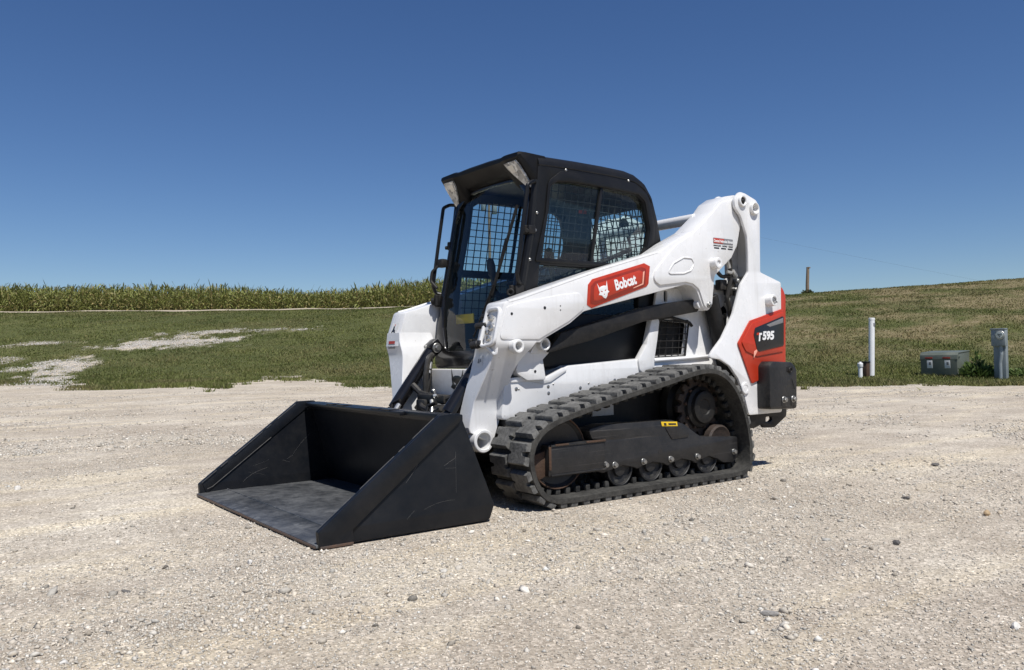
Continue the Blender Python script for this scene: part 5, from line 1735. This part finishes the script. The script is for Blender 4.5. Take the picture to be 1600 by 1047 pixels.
x, y, z = at_bearing(20.1, 18.1 + 40.6)
wt = thing('weed_tuft', 'dark weedy tuft at the foot of the ridge post', 'weed', (x, y, z))
leaf_cloud('foliage', 260, (.34, .34, .20), .16, [(.06, .075, .025), (.09, .09, .03), (.05, .06, .02)], wt, 5)
x, y, z = at_bearing(29.75, 23.0)
wb = thing('weed_bush', 'leafy green weeds growing between green cabinet and meter pedestal', 'weed', (x, y, z))
leaf_cloud('foliage', 900, (.36, .42, .34), .14, [(.085, .135, .035), (.12, .17, .045), (.065, .10, .03)], wb, 6)
objs('stem', [tube([(0, 0, -.05), (.03 * math.cos(k), .05 * math.sin(k * 2), .3), (.1 * math.cos(k * 1.7), .14 * math.sin(k * 1.3), .38 + .05 * (k % 3))], .007, 5) for k in range(8)], 'wood', wb)
leaf_cloud('shoot', 130, (.07, .07, .62), .12, [(.09, .14, .036), (.08, .12, .032)], wb, 8)
x, y, z = at_bearing(33.0, 23.6)
wb2 = thing('weed_bush', 'low spreading weeds to the right of the meter pedestal', 'weed', (x, y, z))
leaf_cloud('foliage', 1200, (.5, .8, .15), .12, [(.085, .13, .035), (.11, .15, .042)], wb2, 9)

# utility pole beyond the corn, seen through the cab, and its line running down to the right
x, y, z = at_bearing(-1.45, 76.0)
up_ = thing('utility_pole', 'wooden power pole with transformer cans seen through the cab windows', 'utility pole', (x, y, z))
PT = 17.2 - 4.6
obj('pole', [tube([(0, 0, -1), (0, 0, PT)], [.17, .11], 12)], 'wood', up_)
obj('crossarm', [rbox((0, 0, PT - .5), (.12, 2.2, .14), .01, Matrix.Rotation(AX, 3, 'Z'))], 'wood', up_)
for k, s in enumerate((1, -1)):
    c = Vector((0, 0, PT - 3.0 - .3 * k)) + Vector((-math.sin(AX), math.cos(AX), 0)) * s * .50 - Vector((math.cos(AX), math.sin(AX), 0)) * .1
    can = obj('transformer_can', [lathe(c, (0, 0, 1), [(.24, 0), (.26, .03), (.26, .95), (.20, 1.05), (0, 1.08)], 16)], 'grey_box', up_)
    obj('insulator', [lathe(c + Vector((0, 0, 1.05)), (0, 0, 1), [(.05, 0), (.08, .05), (.04, .08), (.08, .13), (.04, .18), (0, .22)], 10)], 'sticker', can)
for s in (-1, 0, 1):
    c = Vector((0, 0, PT - .43)) + Vector((-math.sin(AX), math.cos(AX), 0)) * s * .95
    obj('insulator', [lathe(c, (0, 0, 1), [(.03, 0), (.07, .05), (.03, .08), (.07, .13), (.03, .17), (0, .20)], 10)], 'sticker', up_)
p0 = Vector((x, y, z + PT))
bx, by, bz = at_bearing(33.5, 95.0)
p1 = Vector((bx, by, 5.9))
pts = []
for k in range(41):
    t = k / 40
    q = p0.lerp(p1, t)
    q.z -= 4 * .25 * t * (1 - t)
    pts.append(q)
ca = obj('overhead_cable', tube(pts, .0045, 5), 'cable')
tag(ca, 'thin power line sloping down across the sky right of the loader', 'cable')

# ------------------------------------------------------------------ larger loose stones on the gravel
def stone(label, px, sz, mat, seed, rz=0.0):
    g = np.random.default_rng(seed)
    bm = bmesh.new()
    bmesh.ops.create_icosphere(bm, subdivisions=2, radius=1)
    k = g.normal(0, 1, (6, 3))
    for v in bm.verts:
        d = 1.0
        for q in k:
            q = q / np.linalg.norm(q)
            dd = float(np.dot(q, v.co))
            if dd > .55:
                d *= (.55 / dd) ** .8
        v.co = Vector((v.co.x * sz[0] * d, v.co.y * sz[1] * d, v.co.z * sz[2] * d))
    me = bpy.data.meshes.new('stone')
    bm.to_mesh(me)
    bm.free()
    me.materials.append(M[mat])
    o = bpy.data.objects.new('stone', me)
    COL.objects.link(o)
    zz = hz_(*px)
    o.location = (px[0], px[1], zz + sz[2] * .35)
    o.rotation_euler = (g.normal(0, .15), g.normal(0, .15), rz)
    tag(o, label, 'stone', 'larger stones lying on the gravel lot')


STONES = [
    ('long grey stone lying in the gravel at the lower right', (1.334, 2.516), (.042, .014, .014), 'stone_grey', 1, 2.4),
    ('tan stone on the gravel, the only brownish yellow one', (-.699, 2.27), (.032, .022, .020), 'stone_tan', 2, .3),
    ('flat dark stone behind the loader, right of the counterweight', (-2.099, 1.362), (.040, .026, .016), 'stone_dark', 3, 2.3),
    ('dark round stone between the tan stone and the rubber track', (-.824, 1.815), (.028, .022, .018), 'stone_dark', 4, .8),
    ('dark stone in the right foreground, alone on smooth gravel', (.193, 2.30), (.021, .017, .015), 'stone_dark', 5, 1.8),
    ('white angular stone at the right edge of the foreground', (.916, 3.027), (.018, .014, .014), 'stone_white', 6, .4),
    ('white stone lying in front of the near corner of the bucket', (2.332, .866), (.019, .014, .013), 'stone_white', 7, 1.4),
    ('white stone at the bottom left of the lot', (3.068, 1.574), (.014, .011, .009), 'stone_white', 8, .5),
    ('dark sliver of stone in the left foreground', (2.792, .966), (.020, .008, .007), 'stone_dark', 9, 2.6),
    ('pale stone by itself at the far left of the lot', (2.836, -1.904), (.028, .022, .020), 'stone_white', 10, 1.1),
]
for q in STONES:
    stone(*q)
